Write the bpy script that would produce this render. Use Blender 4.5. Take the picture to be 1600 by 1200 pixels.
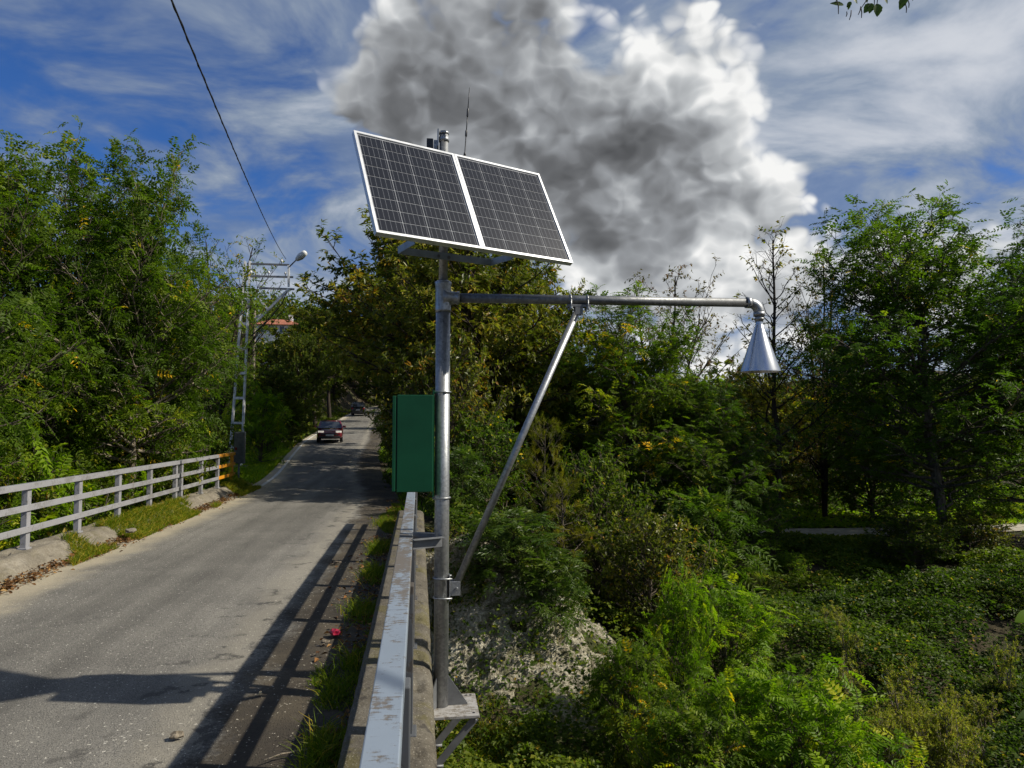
import bpy, bmesh, math, random
import numpy as np
from mathutils import Vector, Matrix

for o in list(bpy.data.objects):
    bpy.data.objects.remove(o)
sc = bpy.context.scene
COL = sc.collection

# ------------------------------------------------------------------ camera
FPX = 1100.0                       # focal length in pixels of the 1600 px wide photograph
YAW = math.atan(145 / FPX)         # the bridge runs along +Y, the camera looks a little to its right
PITCH = math.atan(63 / FPX)
EYE = 2.12                         # above the road
cam_d = bpy.data.cameras.new('camera')
cam_d.sensor_width = 36.0
cam_d.lens = FPX / 1600 * 36.0
cam_d.clip_start = 0.05
cam_d.clip_end = 6000
cam = bpy.data.objects.new('camera', cam_d)
COL.objects.link(cam)
cam.location = (0, 0, EYE)
cam.rotation_euler = (math.pi / 2 + PITCH, 0, -YAW)
sc.camera = cam

_fw = np.array([math.sin(YAW) * math.cos(PITCH), math.cos(YAW) * math.cos(PITCH), math.sin(PITCH)])
_rt = np.array([math.cos(YAW), -math.sin(YAW), 0.0])
_up = np.cross(_rt, _fw)


def ray(px, py):
    return _fw + _rt * (px - 800) / FPX - _up * (py - 600) / FPX


def at_y(px, py, Y):               # the point on a pixel's ray at a distance along the bridge
    r = ray(px, py)
    return np.array([0, 0, EYE]) + r * (Y / r[1])


def at_z(px, py, Z):               # the point where a pixel's ray meets a level
    r = ray(px, py)
    return np.array([0, 0, EYE]) + r * ((Z - EYE) / r[2])


# ------------------------------------------------------------------ sun and sky
SUN_EL = math.radians(41)
SUN_AZ = math.radians(102)           # clockwise from +Y: from the right of the bridge and a little behind the camera
sun_dir = Vector((math.sin(SUN_AZ) * math.cos(SUN_EL), math.cos(SUN_AZ) * math.cos(SUN_EL), math.sin(SUN_EL)))
sun_d = bpy.data.lights.new('sun', 'SUN')
sun_d.energy = 5.0
sun_d.angle = math.radians(0.8)
sun_d.color = (1.0, 0.93, 0.80)
sun = bpy.data.objects.new('sun', sun_d)
COL.objects.link(sun)
sun.rotation_euler = sun_dir.to_track_quat('Z', 'Y').to_euler()

world = bpy.data.worlds.new('World')
sc.world = world
world.use_nodes = True
wn = world.node_tree
wn.nodes.clear()


class Nodes:
    """Short-hand for building node trees."""
    def __init__(self, nt):
        self.nt = nt

    def new(self, kind, **kw):
        n = self.nt.nodes.new(kind)
        for k, v in kw.items():
            setattr(n, k, v)
        return n

    def put(self, sock, v):
        if isinstance(v, bpy.types.NodeSocket):
            self.nt.links.new(v, sock)
        elif v is not None:
            if hasattr(sock.default_value, '__len__') and not hasattr(v, '__len__'):
                v = (v,) * len(sock.default_value)
            if hasattr(v, '__len__') and len(sock.default_value) == 4 and len(v) == 3:
                v = tuple(v) + (1,)
            sock.default_value = v

    def m(self, op, a, b=None, c=None, clamp=False):
        n = self.new('ShaderNodeMath', operation=op, use_clamp=clamp)
        for i, v in enumerate((a, b, c)):
            if v is not None:
                self.put(n.inputs[i], v)
        return n.outputs[0]

    def v(self, op, a, b=None, s=None):
        n = self.new('ShaderNodeVectorMath', operation=op)
        self.put(n.inputs[0], a)
        if b is not None:
            self.put(n.inputs[1], b)
        if s is not None:
            self.put(n.inputs['Scale'], s)
        return n.outputs['Value'] if op in ('DOT_PRODUCT', 'LENGTH', 'DISTANCE') else n.outputs[0]

    def noise(self, vec, scale, detail=4, rough=0.5, dist=0.0, lac=2.0, color=False):
        n = self.new('ShaderNodeTexNoise')
        self.put(n.inputs['Vector'], vec)
        n.inputs['Scale'].default_value = scale
        n.inputs['Detail'].default_value = detail
        n.inputs['Roughness'].default_value = rough
        n.inputs['Lacunarity'].default_value = lac
        n.inputs['Distortion'].default_value = dist
        return n.outputs['Color'] if color else n.outputs['Fac']

    def smooth(self, x, lo, hi):
        n = self.new('ShaderNodeMapRange', interpolation_type='SMOOTHSTEP')
        self.put(n.inputs[0], x)
        self.put(n.inputs[1], lo)
        self.put(n.inputs[2], hi)
        return n.outputs[0]

    def remap(self, x, a, b, c, d):
        n = self.new('ShaderNodeMapRange')
        for i, q in enumerate((x, a, b, c, d)):
            self.put(n.inputs[i], q)
        return n.outputs[0]

    def mix(self, f, a, b):
        n = self.new('ShaderNodeMix', data_type='RGBA')
        self.put(n.inputs[0], f)
        self.put(n.inputs[6], a)
        self.put(n.inputs[7], b)
        return n.outputs[2]

    def xyz(self, v):
        n = self.new('ShaderNodeSeparateXYZ')
        self.put(n.inputs[0], v)
        return n.outputs

    def comb(self, x, y, z):
        n = self.new('ShaderNodeCombineXYZ')
        for i, q in enumerate((x, y, z)):
            self.put(n.inputs[i], q)
        return n.outputs[0]

    def ramp(self, f, stops):
        n = self.new('ShaderNodeValToRGB')
        self.put(n.inputs[0], f)
        el = n.color_ramp.elements
        while len(el) < len(stops):
            el.new(0.5)
        for e, (p, c) in zip(el, stops):
            e.position = p
            e.color = tuple(c) + (1,) if len(c) == 3 else c
        return n.outputs[0]


W = Nodes(wn)
sky = W.new('ShaderNodeTexSky', sky_type='NISHITA')
sky.sun_disc = False
sky.sun_elevation = SUN_EL
sky.sun_rotation = SUN_AZ
sky.altitude = 300
sky.air_density = 1.0
sky.dust_density = 0.4
sky.ozone_density = 3.0
d_ = W.v('NORMALIZE', W.new('ShaderNodeTexCoord').outputs['Generated'])
dx, dy, dz = W.xyz(d_)
hz = W.m('ADD', W.m('MAXIMUM', dz, 0.0), 0.16)
plane = W.comb(W.m('DIVIDE', dx, hz), W.m('DIVIDE', dy, hz), 0.0)        # a cloud deck seen in perspective
# high thin clouds: streaks and ripples
warp = W.noise(plane, 0.8, 2, 0.5, color=True)
pl2 = W.v('ADD', plane, W.v('SCALE', W.v('SUBTRACT', warp, (0.5, 0.5, 0.5)), s=1.1))
px_, py_, pz_ = W.xyz(pl2)
st = W.comb(W.m('MULTIPLY', W.m('ADD', W.m('MULTIPLY', px_, 0.85), W.m('MULTIPLY', py_, -0.53)), 0.75),
            W.m('MULTIPLY', W.m('ADD', W.m('MULTIPLY', px_, 0.53), W.m('MULTIPLY', py_, 0.85)), 1.25), 0.0)
thin = W.noise(W.v('ADD', st, (2.3, 5.2, 0.0)), 1.5, 5, 0.50)
rip = W.noise(pl2, 5.0, 5, 0.58)
thin = W.m('ADD', W.m('MULTIPLY', thin, 0.66), W.m('MULTIPLY', rip, 0.36))
thin = W.m('ADD', thin, W.m('MULTIPLY', dx, 0.09))           # the deck thickens towards the sun's side
thin_a = W.m('MULTIPLY', W.smooth(thin, 0.365, 0.56), 0.92)


# cumulus: a field of heaped cloud in direction space, thick where listed
def cloud_dir(px, py):
    r = ray(px, py)
    return r / np.linalg.norm(r)


HEAPS = [  # pixel, radius in degrees, weight
    ((740, 70), 8.5, .46), ((595, 180), 3.6, .28), ((690, 190), 6.5, .42), ((850, 215), 7.5, .44), ((860, 40), 4.5, .25),
    ((1060, 130), 6.5, .46), ((985, 240), 7.0, .42), ((1070, 340), 6.5, .44), ((1200, 320), 5.0, .38),
    ((930, 390), 6.5, .34), ((1250, 470), 10.0, .36), ((1050, 450), 9.0, .34), ((1540, 450), 7.0, .26), ((380, 400), 5.0, .20),
    ((930, 75), 2.4, -.42), ((1180, 215), 2.6, -.12), ((1290, 250), 3.5, -.12)]
GREY = [((670, 120), 6.0, .24), ((690, 215), 5.0, .17), ((940, 240), 3.8, .42), ((1040, 236), 3.2, .34), ((850, 240), 3.2, .24), ((770, 70), 5.0, .16), ((1000, 385), 4.5, .22),
        ((1080, 125), 4.5, -.16), ((870, 160), 3.0, -.16), ((1190, 300), 4.5, -.18), ((1010, 300), 3.0, -.16)]   # where the heaps are thickest and greyest


def heaps(vec, rows, union):
    tot = None
    for (p, deg, wgt) in rows:
        dd = W.v('DISTANCE', vec, tuple(cloud_dir(*p)))
        g = W.m('MULTIPLY', W.m('POWER', 2.71828, W.m('MULTIPLY', W.m('MULTIPLY', dd, dd), -1.0 / (2 * (math.radians(deg) * .75) ** 2))), wgt)
        tot = g if tot is None else W.m('ADD', tot, W.m('MULTIPLY', g, W.m('MULTIPLY_ADD', tot, -1.4, 1.0)) if union and wgt > 0 else g)
    return tot


def billow(vec, scale, detail, rough=.5):
    n = W.new('ShaderNodeTexVoronoi', feature='F1', distance='EUCLIDEAN')
    n.normalize = False
    W.put(n.inputs['Vector'], vec)
    n.inputs['Scale'].default_value = scale
    n.inputs['Detail'].default_value = detail
    n.inputs['Roughness'].default_value = rough
    n.inputs['Lacunarity'].default_value = 2.3
    return W.m('SUBTRACT', 1.0, n.outputs['Distance'])


off = Vector(sun_dir) * 0.8 + Vector((0, 0, 0.75))
off = off.normalized()
qv = W.v('MULTIPLY', d_, (1.0, 1.0, 1.3))
wv = W.v('SCALE', W.v('SUBTRACT', W.noise(qv, 14.0, 2, 0.6, color=True), (0.5, 0.5, 0.5)), s=0.055)
qw = W.v('ADD', qv, wv)
body = W.noise(qw, 5.0, 3, 0.5)
fine = billow(qw, 9.0, 2.0, 0.55)
h0 = heaps(d_, HEAPS, True)
den = W.m('ADD', W.m('ADD', W.m('MULTIPLY', body, 0.62), W.m('MULTIPLY', fine, 0.34)), h0)
body_s = W.noise(W.v('ADD', qw, tuple(off * 0.05)), 5.0, 2, 0.5)
fine_s = billow(W.v('ADD', qw, tuple(off * 0.034)), 9.0, 2.0, 0.55)
soft = W.m('ADD', 0.745, W.m('MULTIPLY', W.smooth(body, 0.40, 0.60), 0.10))
cum_a = W.smooth(den, 0.655, soft)
lit = W.m('ADD', W.m('MULTIPLY', W.m('SUBTRACT', body, body_s), 1.3), W.m('MULTIPLY', W.m('SUBTRACT', fine, fine_s), 0.55))
wob = W.v('ADD', d_, wv)
lit = W.m('SUBTRACT', lit, heaps(wob, GREY, False))
edge = W.smooth(den, 0.98, 0.76)
shade = W.m('ADD', lit, W.m('ADD', 0.655, W.m('MULTIPLY', edge, 0.18)), clamp=True)
cum_c = W.ramp(shade, [(0.0, (0.075, 0.078, 0.083)), (0.30, (0.135, 0.14, 0.148)), (0.55, (0.25, 0.262, 0.278)), (0.80, (0.47, 0.487, 0.50)), (1.0, (0.78, 0.78, 0.77))])
thin_c = W.ramp(W.smooth(thin, 0.38, 0.74), [(0.0, (0.13, 0.18, 0.28)), (0.45, (0.25, 0.30, 0.375)), (1.0, (0.56, 0.58, 0.61))])
SKY_K = 0.10
blue = W.v('MULTIPLY', sky.outputs[0], (0.27, 0.50, 0.86))
veil = W.m('MULTIPLY', W.smooth(W.m('ADD', h0, W.m('MULTIPLY', W.m('SUBTRACT', rip, 0.5), 0.35)), 0.02, 0.24), 0.72)
thin_a = W.m('MAXIMUM', thin_a, veil)
c1 = W.mix(thin_a, blue, W.v('SCALE', thin_c, s=1 / SKY_K))
c2 = W.mix(cum_a, c1, W.v('SCALE', cum_c, s=1 / SKY_K))
bg = W.new('ShaderNodeBackground')
W.put(bg.inputs[0], c2)
bg.inputs[1].default_value = SKY_K
W.nt.links.new(bg.outputs[0], W.new('ShaderNodeOutputWorld').inputs[0])

world.cycles.sampling_method = 'MANUAL'
world.cycles.sample_map_resolution = 256
sc.view_settings.view_transform = 'Standard'
sc.view_settings.look = 'None'
sc.view_settings.exposure = 0.25
sc.view_settings.gamma = 1.0
sc.view_settings.use_curve_mapping = False
sc.cycles.max_bounces = 6
sc.cycles.diffuse_bounces = 3
sc.cycles.glossy_bounces = 3
sc.cycles.transmission_bounces = 4
sc.cycles.transparent_max_bounces = 6
sc.cycles.sample_clamp_indirect = 6.0
sc.cycles.use_adaptive_sampling = True
sc.cycles.adaptive_threshold = 0.02

# ------------------------------------------------------------------ helpers: meshes, things, noise
rs = np.random.RandomState(11)


def unit(v):
    v = np.asarray(v, float)
    return v / np.maximum(np.linalg.norm(v, axis=-1, keepdims=True), 1e-9)


def raw_mesh(name, V, Fq, tint=None, smooth=False, mat=None, nside=4):
    """A mesh from arrays: V (n,3), Fq (m,4) or (m,3)."""
    me = bpy.data.meshes.new(name)
    V = np.ascontiguousarray(V, np.float32)
    Fq = np.ascontiguousarray(Fq, np.int32)
    k = Fq.shape[1]
    me.vertices.add(len(V))
    me.vertices.foreach_set('co', V.ravel())
    me.loops.add(Fq.size)
    me.loops.foreach_set('vertex_index', Fq.ravel())
    me.polygons.add(len(Fq))
    me.polygons.foreach_set('loop_start', np.arange(0, Fq.size, k, dtype=np.int32))
    me.polygons.foreach_set('loop_total', np.full(len(Fq), k, np.int32))
    me.polygons.foreach_set('use_smooth', np.full(len(Fq), bool(smooth)))
    if tint is not None:
        for nm, arr in (tint.items() if isinstance(tint, dict) else [('tint', tint)]):
            a = me.attributes.new(nm, 'FLOAT', 'POINT')
            a.data.foreach_set('value', np.ascontiguousarray(arr, np.float32))
    if mat:
        me.materials.append(mat)
    me.update()
    me.validate()
    return me


def link(name, me, parent=None, loc=None):
    o = bpy.data.objects.new(name, me)
    COL.objects.link(o)
    if parent is not None:
        o.parent = parent
    if loc is not None:
        o.location = loc
    return o


def tag(o, label=None, cat=None, group=None, kind=None):
    for k, v in (('label', label), ('category', cat), ('group', group), ('kind', kind)):
        if v:
            o[k] = v
    return o


def thing(name, label, cat, loc=(0, 0, 0), group=None, kind=None):
    o = bpy.data.objects.new(name, None)
    o.empty_display_size = 0.2
    COL.objects.link(o)
    o.location = [float(q) for q in loc]
    return tag(o, label, cat, group, kind)


def copy_tree(o, parent=None):
    c = o.copy()
    COL.objects.link(c)
    c.parent = parent
    for ch in list(o.children):
        copy_tree(ch, c)
    return c


class MB:
    """Collects boxes, tubes, lathes and prisms in world space; build() links them as one mesh object."""
    def __init__(self):
        self.v, self.f, self.s = [], [], []

    def add(self, vs, fs, smooth=False):
        b = len(self.v)
        self.v += [tuple(map(float, p)) for p in vs]
        for f in fs:
            self.f.append(tuple(b + i for i in f))
            self.s.append(smooth)
        return self

    def box(self, x0, x1, y0, y1, z0, z1):
        vs = [(x, y, z) for z in (z0, z1) for y in (y0, y1) for x in (x0, x1)]
        return self.add(vs, [(0, 2, 3, 1), (4, 5, 7, 6), (0, 1, 5, 4), (2, 6, 7, 3), (0, 4, 6, 2), (1, 3, 7, 5)])

    def obox(self, c, ax, ay, az, hx, hy, hz):
        c, ax, ay, az = (np.asarray(q, float) for q in (c, ax, ay, az))
        vs = [c + ax * hx * i + ay * hy * j + az * hz * k for k in (-1, 1) for j in (-1, 1) for i in (-1, 1)]
        return self.add(vs, [(0, 2, 3, 1), (4, 5, 7, 6), (0, 1, 5, 4), (2, 6, 7, 3), (0, 4, 6, 2), (1, 3, 7, 5)])

    def bar(self, p, q, w, h, upv=(0, 0, 1)):
        """A straight rectangular bar from p to q."""
        p, q = np.asarray(p, float), np.asarray(q, float)
        d = unit(q - p)
        s = np.cross(d, upv)
        if np.linalg.norm(s) < 1e-4:
            s = np.cross(d, (0, 1, 0))
        s = unit(s)
        return self.obox((p + q) / 2, d, s, np.cross(s, d), np.linalg.norm(q - p) / 2, w / 2, h / 2)

    def tube(self, pts, rad, n=12, cap=True, smooth=True):
        pts = np.asarray(pts, float)
        k = len(pts)
        rad = np.broadcast_to(np.asarray(rad, float), (k,))
        d = unit(np.gradient(pts, axis=0)) if k > 2 else np.repeat(unit(pts[1:] - pts[:1]), 2, 0)
        ref = np.array([0, 0, 1.0]) if abs(d[0][2]) < 0.9 else np.array([1.0, 0, 0])
        vs = []
        a = np.linspace(0, 2 * math.pi, n, endpoint=False)
        u = unit(np.cross(d[0], ref))
        for i in range(k):
            u = unit(u - d[i] * (u @ d[i]))
            w = np.cross(d[i], u)
            vs += list(pts[i] + rad[i] * (np.cos(a)[:, None] * u + np.sin(a)[:, None] * w))
        fs = [(i * n + j, i * n + (j + 1) % n, (i + 1) * n + (j + 1) % n, (i + 1) * n + j) for i in range(k - 1) for j in range(n)]
        self.add(vs, fs, smooth)
        if cap:
            b = len(self.v) - k * n
            self.f.append(tuple(b + n - 1 - j for j in range(n)))
            self.f.append(tuple(b + (k - 1) * n + j for j in range(n)))
            self.s += [False, False]
        return self

    def prism(self, poly, thick):
        """A flat polygon (list of 3-D points) given a thickness vector."""
        n = len(poly)
        t = np.asarray(thick, float)
        vs = [np.asarray(p, float) for p in poly] + [np.asarray(p, float) + t for p in poly]
        return self.add(vs, [tuple(range(n))[::-1], tuple(range(n, 2 * n))] + [(i, (i + 1) % n, n + (i + 1) % n, n + i) for i in range(n)])

    def build(self, name, mat, parent=None, bevel=0, kind=None, label=None):
        me = bpy.data.meshes.new(name)
        off = np.zeros(3)
        p = parent
        while p is not None:
            off += np.array(p.location)
            p = p.parent
        me.from_pydata([tuple(np.asarray(q) - off) for q in self.v], [], self.f)
        me.polygons.foreach_set('use_smooth', self.s)
        bm = bmesh.new()
        bm.from_mesh(me)
        bmesh.ops.recalc_face_normals(bm, faces=bm.faces)
        bm.to_mesh(me)
        bm.free()
        me.materials.append(mat)
        o = link(name, me, parent)
        if bevel:
            m = o.modifiers.new('bevel', 'BEVEL')
            m.width = bevel
            m.segments = 2
            m.limit_method = 'ANGLE'
        if kind:
            o['kind'] = kind
        if label:
            o['label'] = label
        return o


class Noise:
    """Value noise on a lattice, summed over octaves (numpy)."""
    def __init__(self, seed):
        self.t = np.random.RandomState(seed).rand(64, 64, 64).astype(np.float32)

    def one(self, p):
        p = np.asarray(p, float)
        i = np.floor(p).astype(int)
        f = p - i
        f = f * f * (3 - 2 * f)
        out = 0
        for dx in (0, 1):
            for dy in (0, 1):
                for dz_ in (0, 1):
                    w = (f[..., 0] if dx else 1 - f[..., 0]) * (f[..., 1] if dy else 1 - f[..., 1]) * (f[..., 2] if dz_ else 1 - f[..., 2])
                    out = out + w * self.t[(i[..., 0] + dx) % 64, (i[..., 1] + dy) % 64, (i[..., 2] + dz_) % 64]
        return out

    def __call__(self, p, octaves=3):
        p = np.asarray(p, float)
        s, a, tot = 0, 1.0, 0
        for _ in range(octaves):
            s = s + a * self.one(p)
            tot += a
            a *= 0.5
            p = p * 2.03 + 17.1
        return s / tot


NZ = Noise(5)


def n2(x, y, scale, octaves=3, seed=0.0):
    x, y = np.broadcast_arrays(np.asarray(x, float), np.asarray(y, float))
    return NZ(np.stack([x * scale, y * scale, np.full_like(x, seed)], -1), octaves)


# ------------------------------------------------------------------ materials
MATS = {}


def material(name, fn, **kw):
    m = bpy.data.materials.new(name)
    m.use_nodes = True
    m.node_tree.nodes.clear()
    N = Nodes(m.node_tree)
    out = N.new('ShaderNodeOutputMaterial')
    sh = fn(N, **kw)
    N.nt.links.new(sh, out.inputs[0])
    MATS[name] = m
    return m


def pbsdf(N, color, rough=0.6, metal=0.0, spec=0.5, bump=None, bump_d=0.01, coat=0.0, emit=None, emit_s=0.0):
    b = N.new('ShaderNodeBsdfPrincipled')
    N.put(b.inputs['Base Color'], color)
    N.put(b.inputs['Roughness'], rough)
    N.put(b.inputs['Metallic'], metal)
    N.put(b.inputs['Specular IOR Level'], spec)
    if coat:
        b.inputs['Coat Weight'].default_value = coat
        b.inputs['Coat Roughness'].default_value = 0.04
    if bump is not None:
        bp = N.new('ShaderNodeBump')
        bp.inputs['Strength'].default_value = 1.0
        bp.inputs['Distance'].default_value = bump_d
        N.put(bp.inputs['Height'], bump)
        N.nt.links.new(bp.outputs[0], b.inputs['Normal'])
    if emit is not None:
        N.put(b.inputs['Emission Color'], emit)
        b.inputs['Emission Strength'].default_value = emit_s
    return b.outputs[0]


def pos(N):
    return N.new('ShaderNodeNewGeometry').outputs['Position']


def attr(N, name):
    return N.new('ShaderNodeAttribute', attribute_name=name).outputs['Fac']


def m_plain(N, color=(.5, .5, .5), rough=.6, metal=0., spec=.5, var=.12, scale=8., bump=0., coat=0.):
    p = N.new('ShaderNodeTexCoord').outputs['Object']
    f = N.noise(p, scale, 5, 0.6)
    lo = tuple(c * (1 - var * 2) for c in color)
    hi = tuple(c * (1 + var * 2) for c in color)
    c = N.mix(N.smooth(f, 0.25, 0.75), lo, hi)
    r = N.remap(f, 0.2, 0.8, rough * .85, min(1, rough * 1.2))
    return pbsdf(N, c, r, metal, spec, N.noise(p, scale * 6, 3) if bump else None, bump, coat)


def m_galv(N, dark=1.0, rough=.42):
    p = N.new('ShaderNodeTexCoord').outputs['Object']
    vo = N.new('ShaderNodeTexVoronoi')
    N.put(vo.inputs['Vector'], p)
    vo.inputs['Scale'].default_value = 55
    sp = N.xyz(vo.outputs['Color'])[0]
    big = N.noise(N.v('MULTIPLY', p, (1, 1, .35)), 7, 5, .65)
    run = N.noise(N.v('MULTIPLY', p, (30, 30, 1.2)), 1.0, 4, .6)
    f = N.m('ADD', N.m('MULTIPLY', sp, .18), N.m('ADD', N.m('MULTIPLY', big, .5), N.m('MULTIPLY', run, .32)))
    c = N.ramp(f, [(.28, tuple(q * dark for q in (.17, .175, .18))), (.52, tuple(q * dark for q in (.33, .34, .345))), (.75, tuple(q * dark for q in (.50, .505, .51)))])
    return pbsdf(N, c, N.remap(f, .2, .8, rough * 1.25, rough * .8), .75, .5, f, .0012)


def m_rail(N, worn=0.5, base=(.43, .47, .52), under=(.155, .135, .115)):
    p = pos(N)
    a = N.noise(N.v('MULTIPLY', p, (7, 2.6, 5)), 1.6, 7, .68)
    b = N.noise(N.v('MULTIPLY', p, (16, 60, 16)), 1.0, 5, .62)
    g = N.noise(p, .55, 2, .5)
    f = N.m('ADD', N.m('ADD', N.m('MULTIPLY', a, .55), N.m('MULTIPLY', b, .45)), N.m('MULTIPLY', N.m('SUBTRACT', g, .5), .35))
    w = N.smooth(f, worn - .035, worn + .05)
    c = N.mix(w, under, N.mix(N.noise(p, 3, 4, .6), tuple(q * .82 for q in base), tuple(q * 1.12 for q in base)))
    spk = N.smooth(N.noise(p, 160, 2, .6), .66, .72)
    c = N.mix(N.m('MULTIPLY', spk, .35), c, (.12, .10, .085))
    return pbsdf(N, c, N.remap(w, 0, 1, .75, .48), 0.0, .5, w, .0012)


def m_asphalt(N):
    p = pos(N)
    x, y, z = N.xyz(p)
    el, er = attr(N, 'from_left'), attr(N, 'from_right')
    grain = N.noise(p, 85, 3, .7)
    grain2 = N.noise(p, 32, 3, .7)
    vo = N.new('ShaderNodeTexVoronoi')
    N.put(vo.inputs['Vector'], p)
    vo.inputs['Scale'].default_value = 60
    stone = N.smooth(vo.outputs['Distance'], .36, .10)
    vc = N.xyz(vo.outputs['Color'])[0]
    stain = N.noise(p, .8, 6, .62)
    lane = N.noise(N.v('MULTIPLY', p, (3.2, .16, 1)), 1.0, 4, .55)
    f = N.m('ADD', N.m('MULTIPLY', stain, .45), N.m('ADD', N.m('MULTIPLY', lane, .38), N.m('MULTIPLY', grain2, .2)))
    c = N.ramp(f, [(.34, (.098, .092, .080)), (.50, (.155, .146, .127)), (.66, (.220, .207, .178))])
    track = N.noise(N.v('MULTIPLY', p, (1.1, .035, 1)), 1.0, 2, .5)
    c = N.mix(N.smooth(track, .40, .62), N.v('SCALE', c, s=.84), N.v('SCALE', c, s=1.16))
    c = N.mix(N.m('MULTIPLY', stone, N.smooth(vc, .40, .9)), c, (.36, .34, .295))
    c = N.mix(N.m('MULTIPLY', N.smooth(grain, .56, .40), .6), c, (.045, .044, .042))
    bit = N.smooth(N.noise(p, 36, 1, .5), .70, .73)
    c = N.mix(N.m('MULTIPLY', bit, .8), c, (.58, .55, .47))
    crk = N.new('ShaderNodeTexVoronoi', feature='DISTANCE_TO_EDGE')
    N.put(crk.inputs['Vector'], N.v('ADD', N.v('MULTIPLY', p, (1.0, .55, 1.0)), N.v('SCALE', N.noise(p, 2.2, 4, .6, color=True), s=.5)))
    crk.inputs['Scale'].default_value = .55
    cmask = N.m('MULTIPLY', N.smooth(crk.outputs['Distance'], .011, .003), N.smooth(N.noise(p, .35, 3, .6), .50, .58))
    c = N.mix(N.m('MULTIPLY', cmask, .22), c, (.035, .034, .032))
    # sandy dirt along the left kerb, dark earth along the right one
    wob = N.m('MULTIPLY', N.m('SUBTRACT', N.noise(p, 1.3, 5, .62), .5), 1.0)
    wob = N.m('ADD', wob, N.m('MULTIPLY', N.m('SUBTRACT', grain2, .5), .45))
    sand = N.smooth(N.m('ADD', el, wob), 1.05, .40)
    sand_c = N.mix(grain2, (.24, .205, .14), (.50, .44, .32))
    c = N.mix(N.m('MULTIPLY', sand, .92), c, sand_c)
    earth = N.smooth(N.m('ADD', er, wob), 1.12, .80)
    near = N.noise(p, .9, 4, .6)
    earth_c = N.mix(N.smooth(near, .42, .62), N.mix(grain2, (.018, .015, .011), (.055, .044, .031)), N.mix(grain2, (.038, .031, .021), (.105, .085, .056)))
    earth_c = N.mix(N.m('MULTIPLY', bit, .8), earth_c, (.42, .38, .30))
    c = N.mix(N.m('MULTIPLY', earth, .95), c, earth_c)
    pale = N.m('MULTIPLY', N.smooth(N.m('ADD', er, wob), 1.0, 1.15), N.smooth(N.m('ADD', er, wob), 1.6, 1.2))
    c = N.mix(N.m('MULTIPLY', pale, .38), c, (.33, .30, .235))
    # damp tar marks
    blot = N.m('MULTIPLY', N.smooth(N.noise(p, 2.6, 6, .72), .57, .63), N.smooth(er, 2.6, 1.1))
    c = N.mix(N.m('MULTIPLY', blot, .75), c, (.034, .032, .030))
    h = N.m('ADD', N.m('MULTIPLY', grain, .6), N.m('ADD', N.m('MULTIPLY', stone, .5), N.m('MULTIPLY', N.noise(p, 9, 4, .6), .4)))
    return pbsdf(N, c, .88, 0, .28, h, .010)


def m_concrete(N, tone=1.0, moss=.4, pits=.6):
    p = pos(N)
    a = N.noise(p, 2.2, 7, .66)
    b = N.noise(p, 28, 5, .7)
    c = N.ramp(N.m('ADD', N.m('MULTIPLY', a, .6), N.m('MULTIPLY', b, .4)), [(.3, tuple(q * tone for q in (.10, .088, .068))), (.5, tuple(q * tone for q in (.205, .18, .138))), (.72, tuple(q * tone for q in (.36, .33, .27)))])
    mo = N.smooth(N.noise(p, 1.7, 6, .7), .50, .62)
    c = N.mix(N.m('MULTIPLY', mo, moss), c, (.105, .092, .022))
    vo = N.new('ShaderNodeTexVoronoi')
    N.put(vo.inputs['Vector'], p)
    vo.inputs['Scale'].default_value = 48
    st = N.smooth(vo.outputs['Distance'], .30, .12)
    c = N.mix(N.m('MULTIPLY', st, .35), c, (.42, .39, .32))
    dk = N.smooth(N.noise(p, 7, 6, .7), .58, .66)
    c = N.mix(N.m('MULTIPLY', dk, pits), c, (.032, .028, .024))
    return pbsdf(N, c, .92, 0, .25, N.m('ADD', b, N.m('MULTIPLY', a, .8)), .012)


def m_soil(N):
    p = pos(N)
    a = N.noise(p, .5, 5, .6)
    b = N.noise(p, 6, 6, .68)
    c = N.ramp(N.m('ADD', N.m('MULTIPLY', b, .7), N.m('MULTIPLY', N.noise(p, 30, 4, .7), .3)), [(.32, (.016, .012, .008)), (.48, (.045, .034, .020)), (.60, (.085, .066, .040)), (.74, (.16, .125, .078))])
    g = N.mix(N.noise(p, 22, 5, .7), (.012, .022, .005), (.062, .078, .020))
    c = N.mix(N.m('MULTIPLY', N.smooth(a, .46, .62), .7), c, g)
    return pbsdf(N, c, .95, 0, .2, N.m('ADD', b, N.m('MULTIPLY', N.noise(p, 26, 4, .7), .4)), .09)


def m_rock(N):
    p = pos(N)
    a = N.noise(p, 2.4, 7, .68)
    b = N.noise(p, 17, 5, .66)
    c = N.ramp(N.m('ADD', N.m('MULTIPLY', a, .45), N.m('MULTIPLY', b, .55)), [(.30, (.070, .060, .040)), (.44, (.22, .195, .135)), (.56, (.48, .445, .345)), (.72, (.68, .65, .54))])
    mo = N.smooth(N.noise(p, 3.1, 6, .7), .52, .62)
    c = N.mix(N.m('MULTIPLY', mo, .75), c, (.075, .082, .022))
    return pbsdf(N, c, .95, 0, .2, N.m('ADD', a, b), .09)


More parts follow.
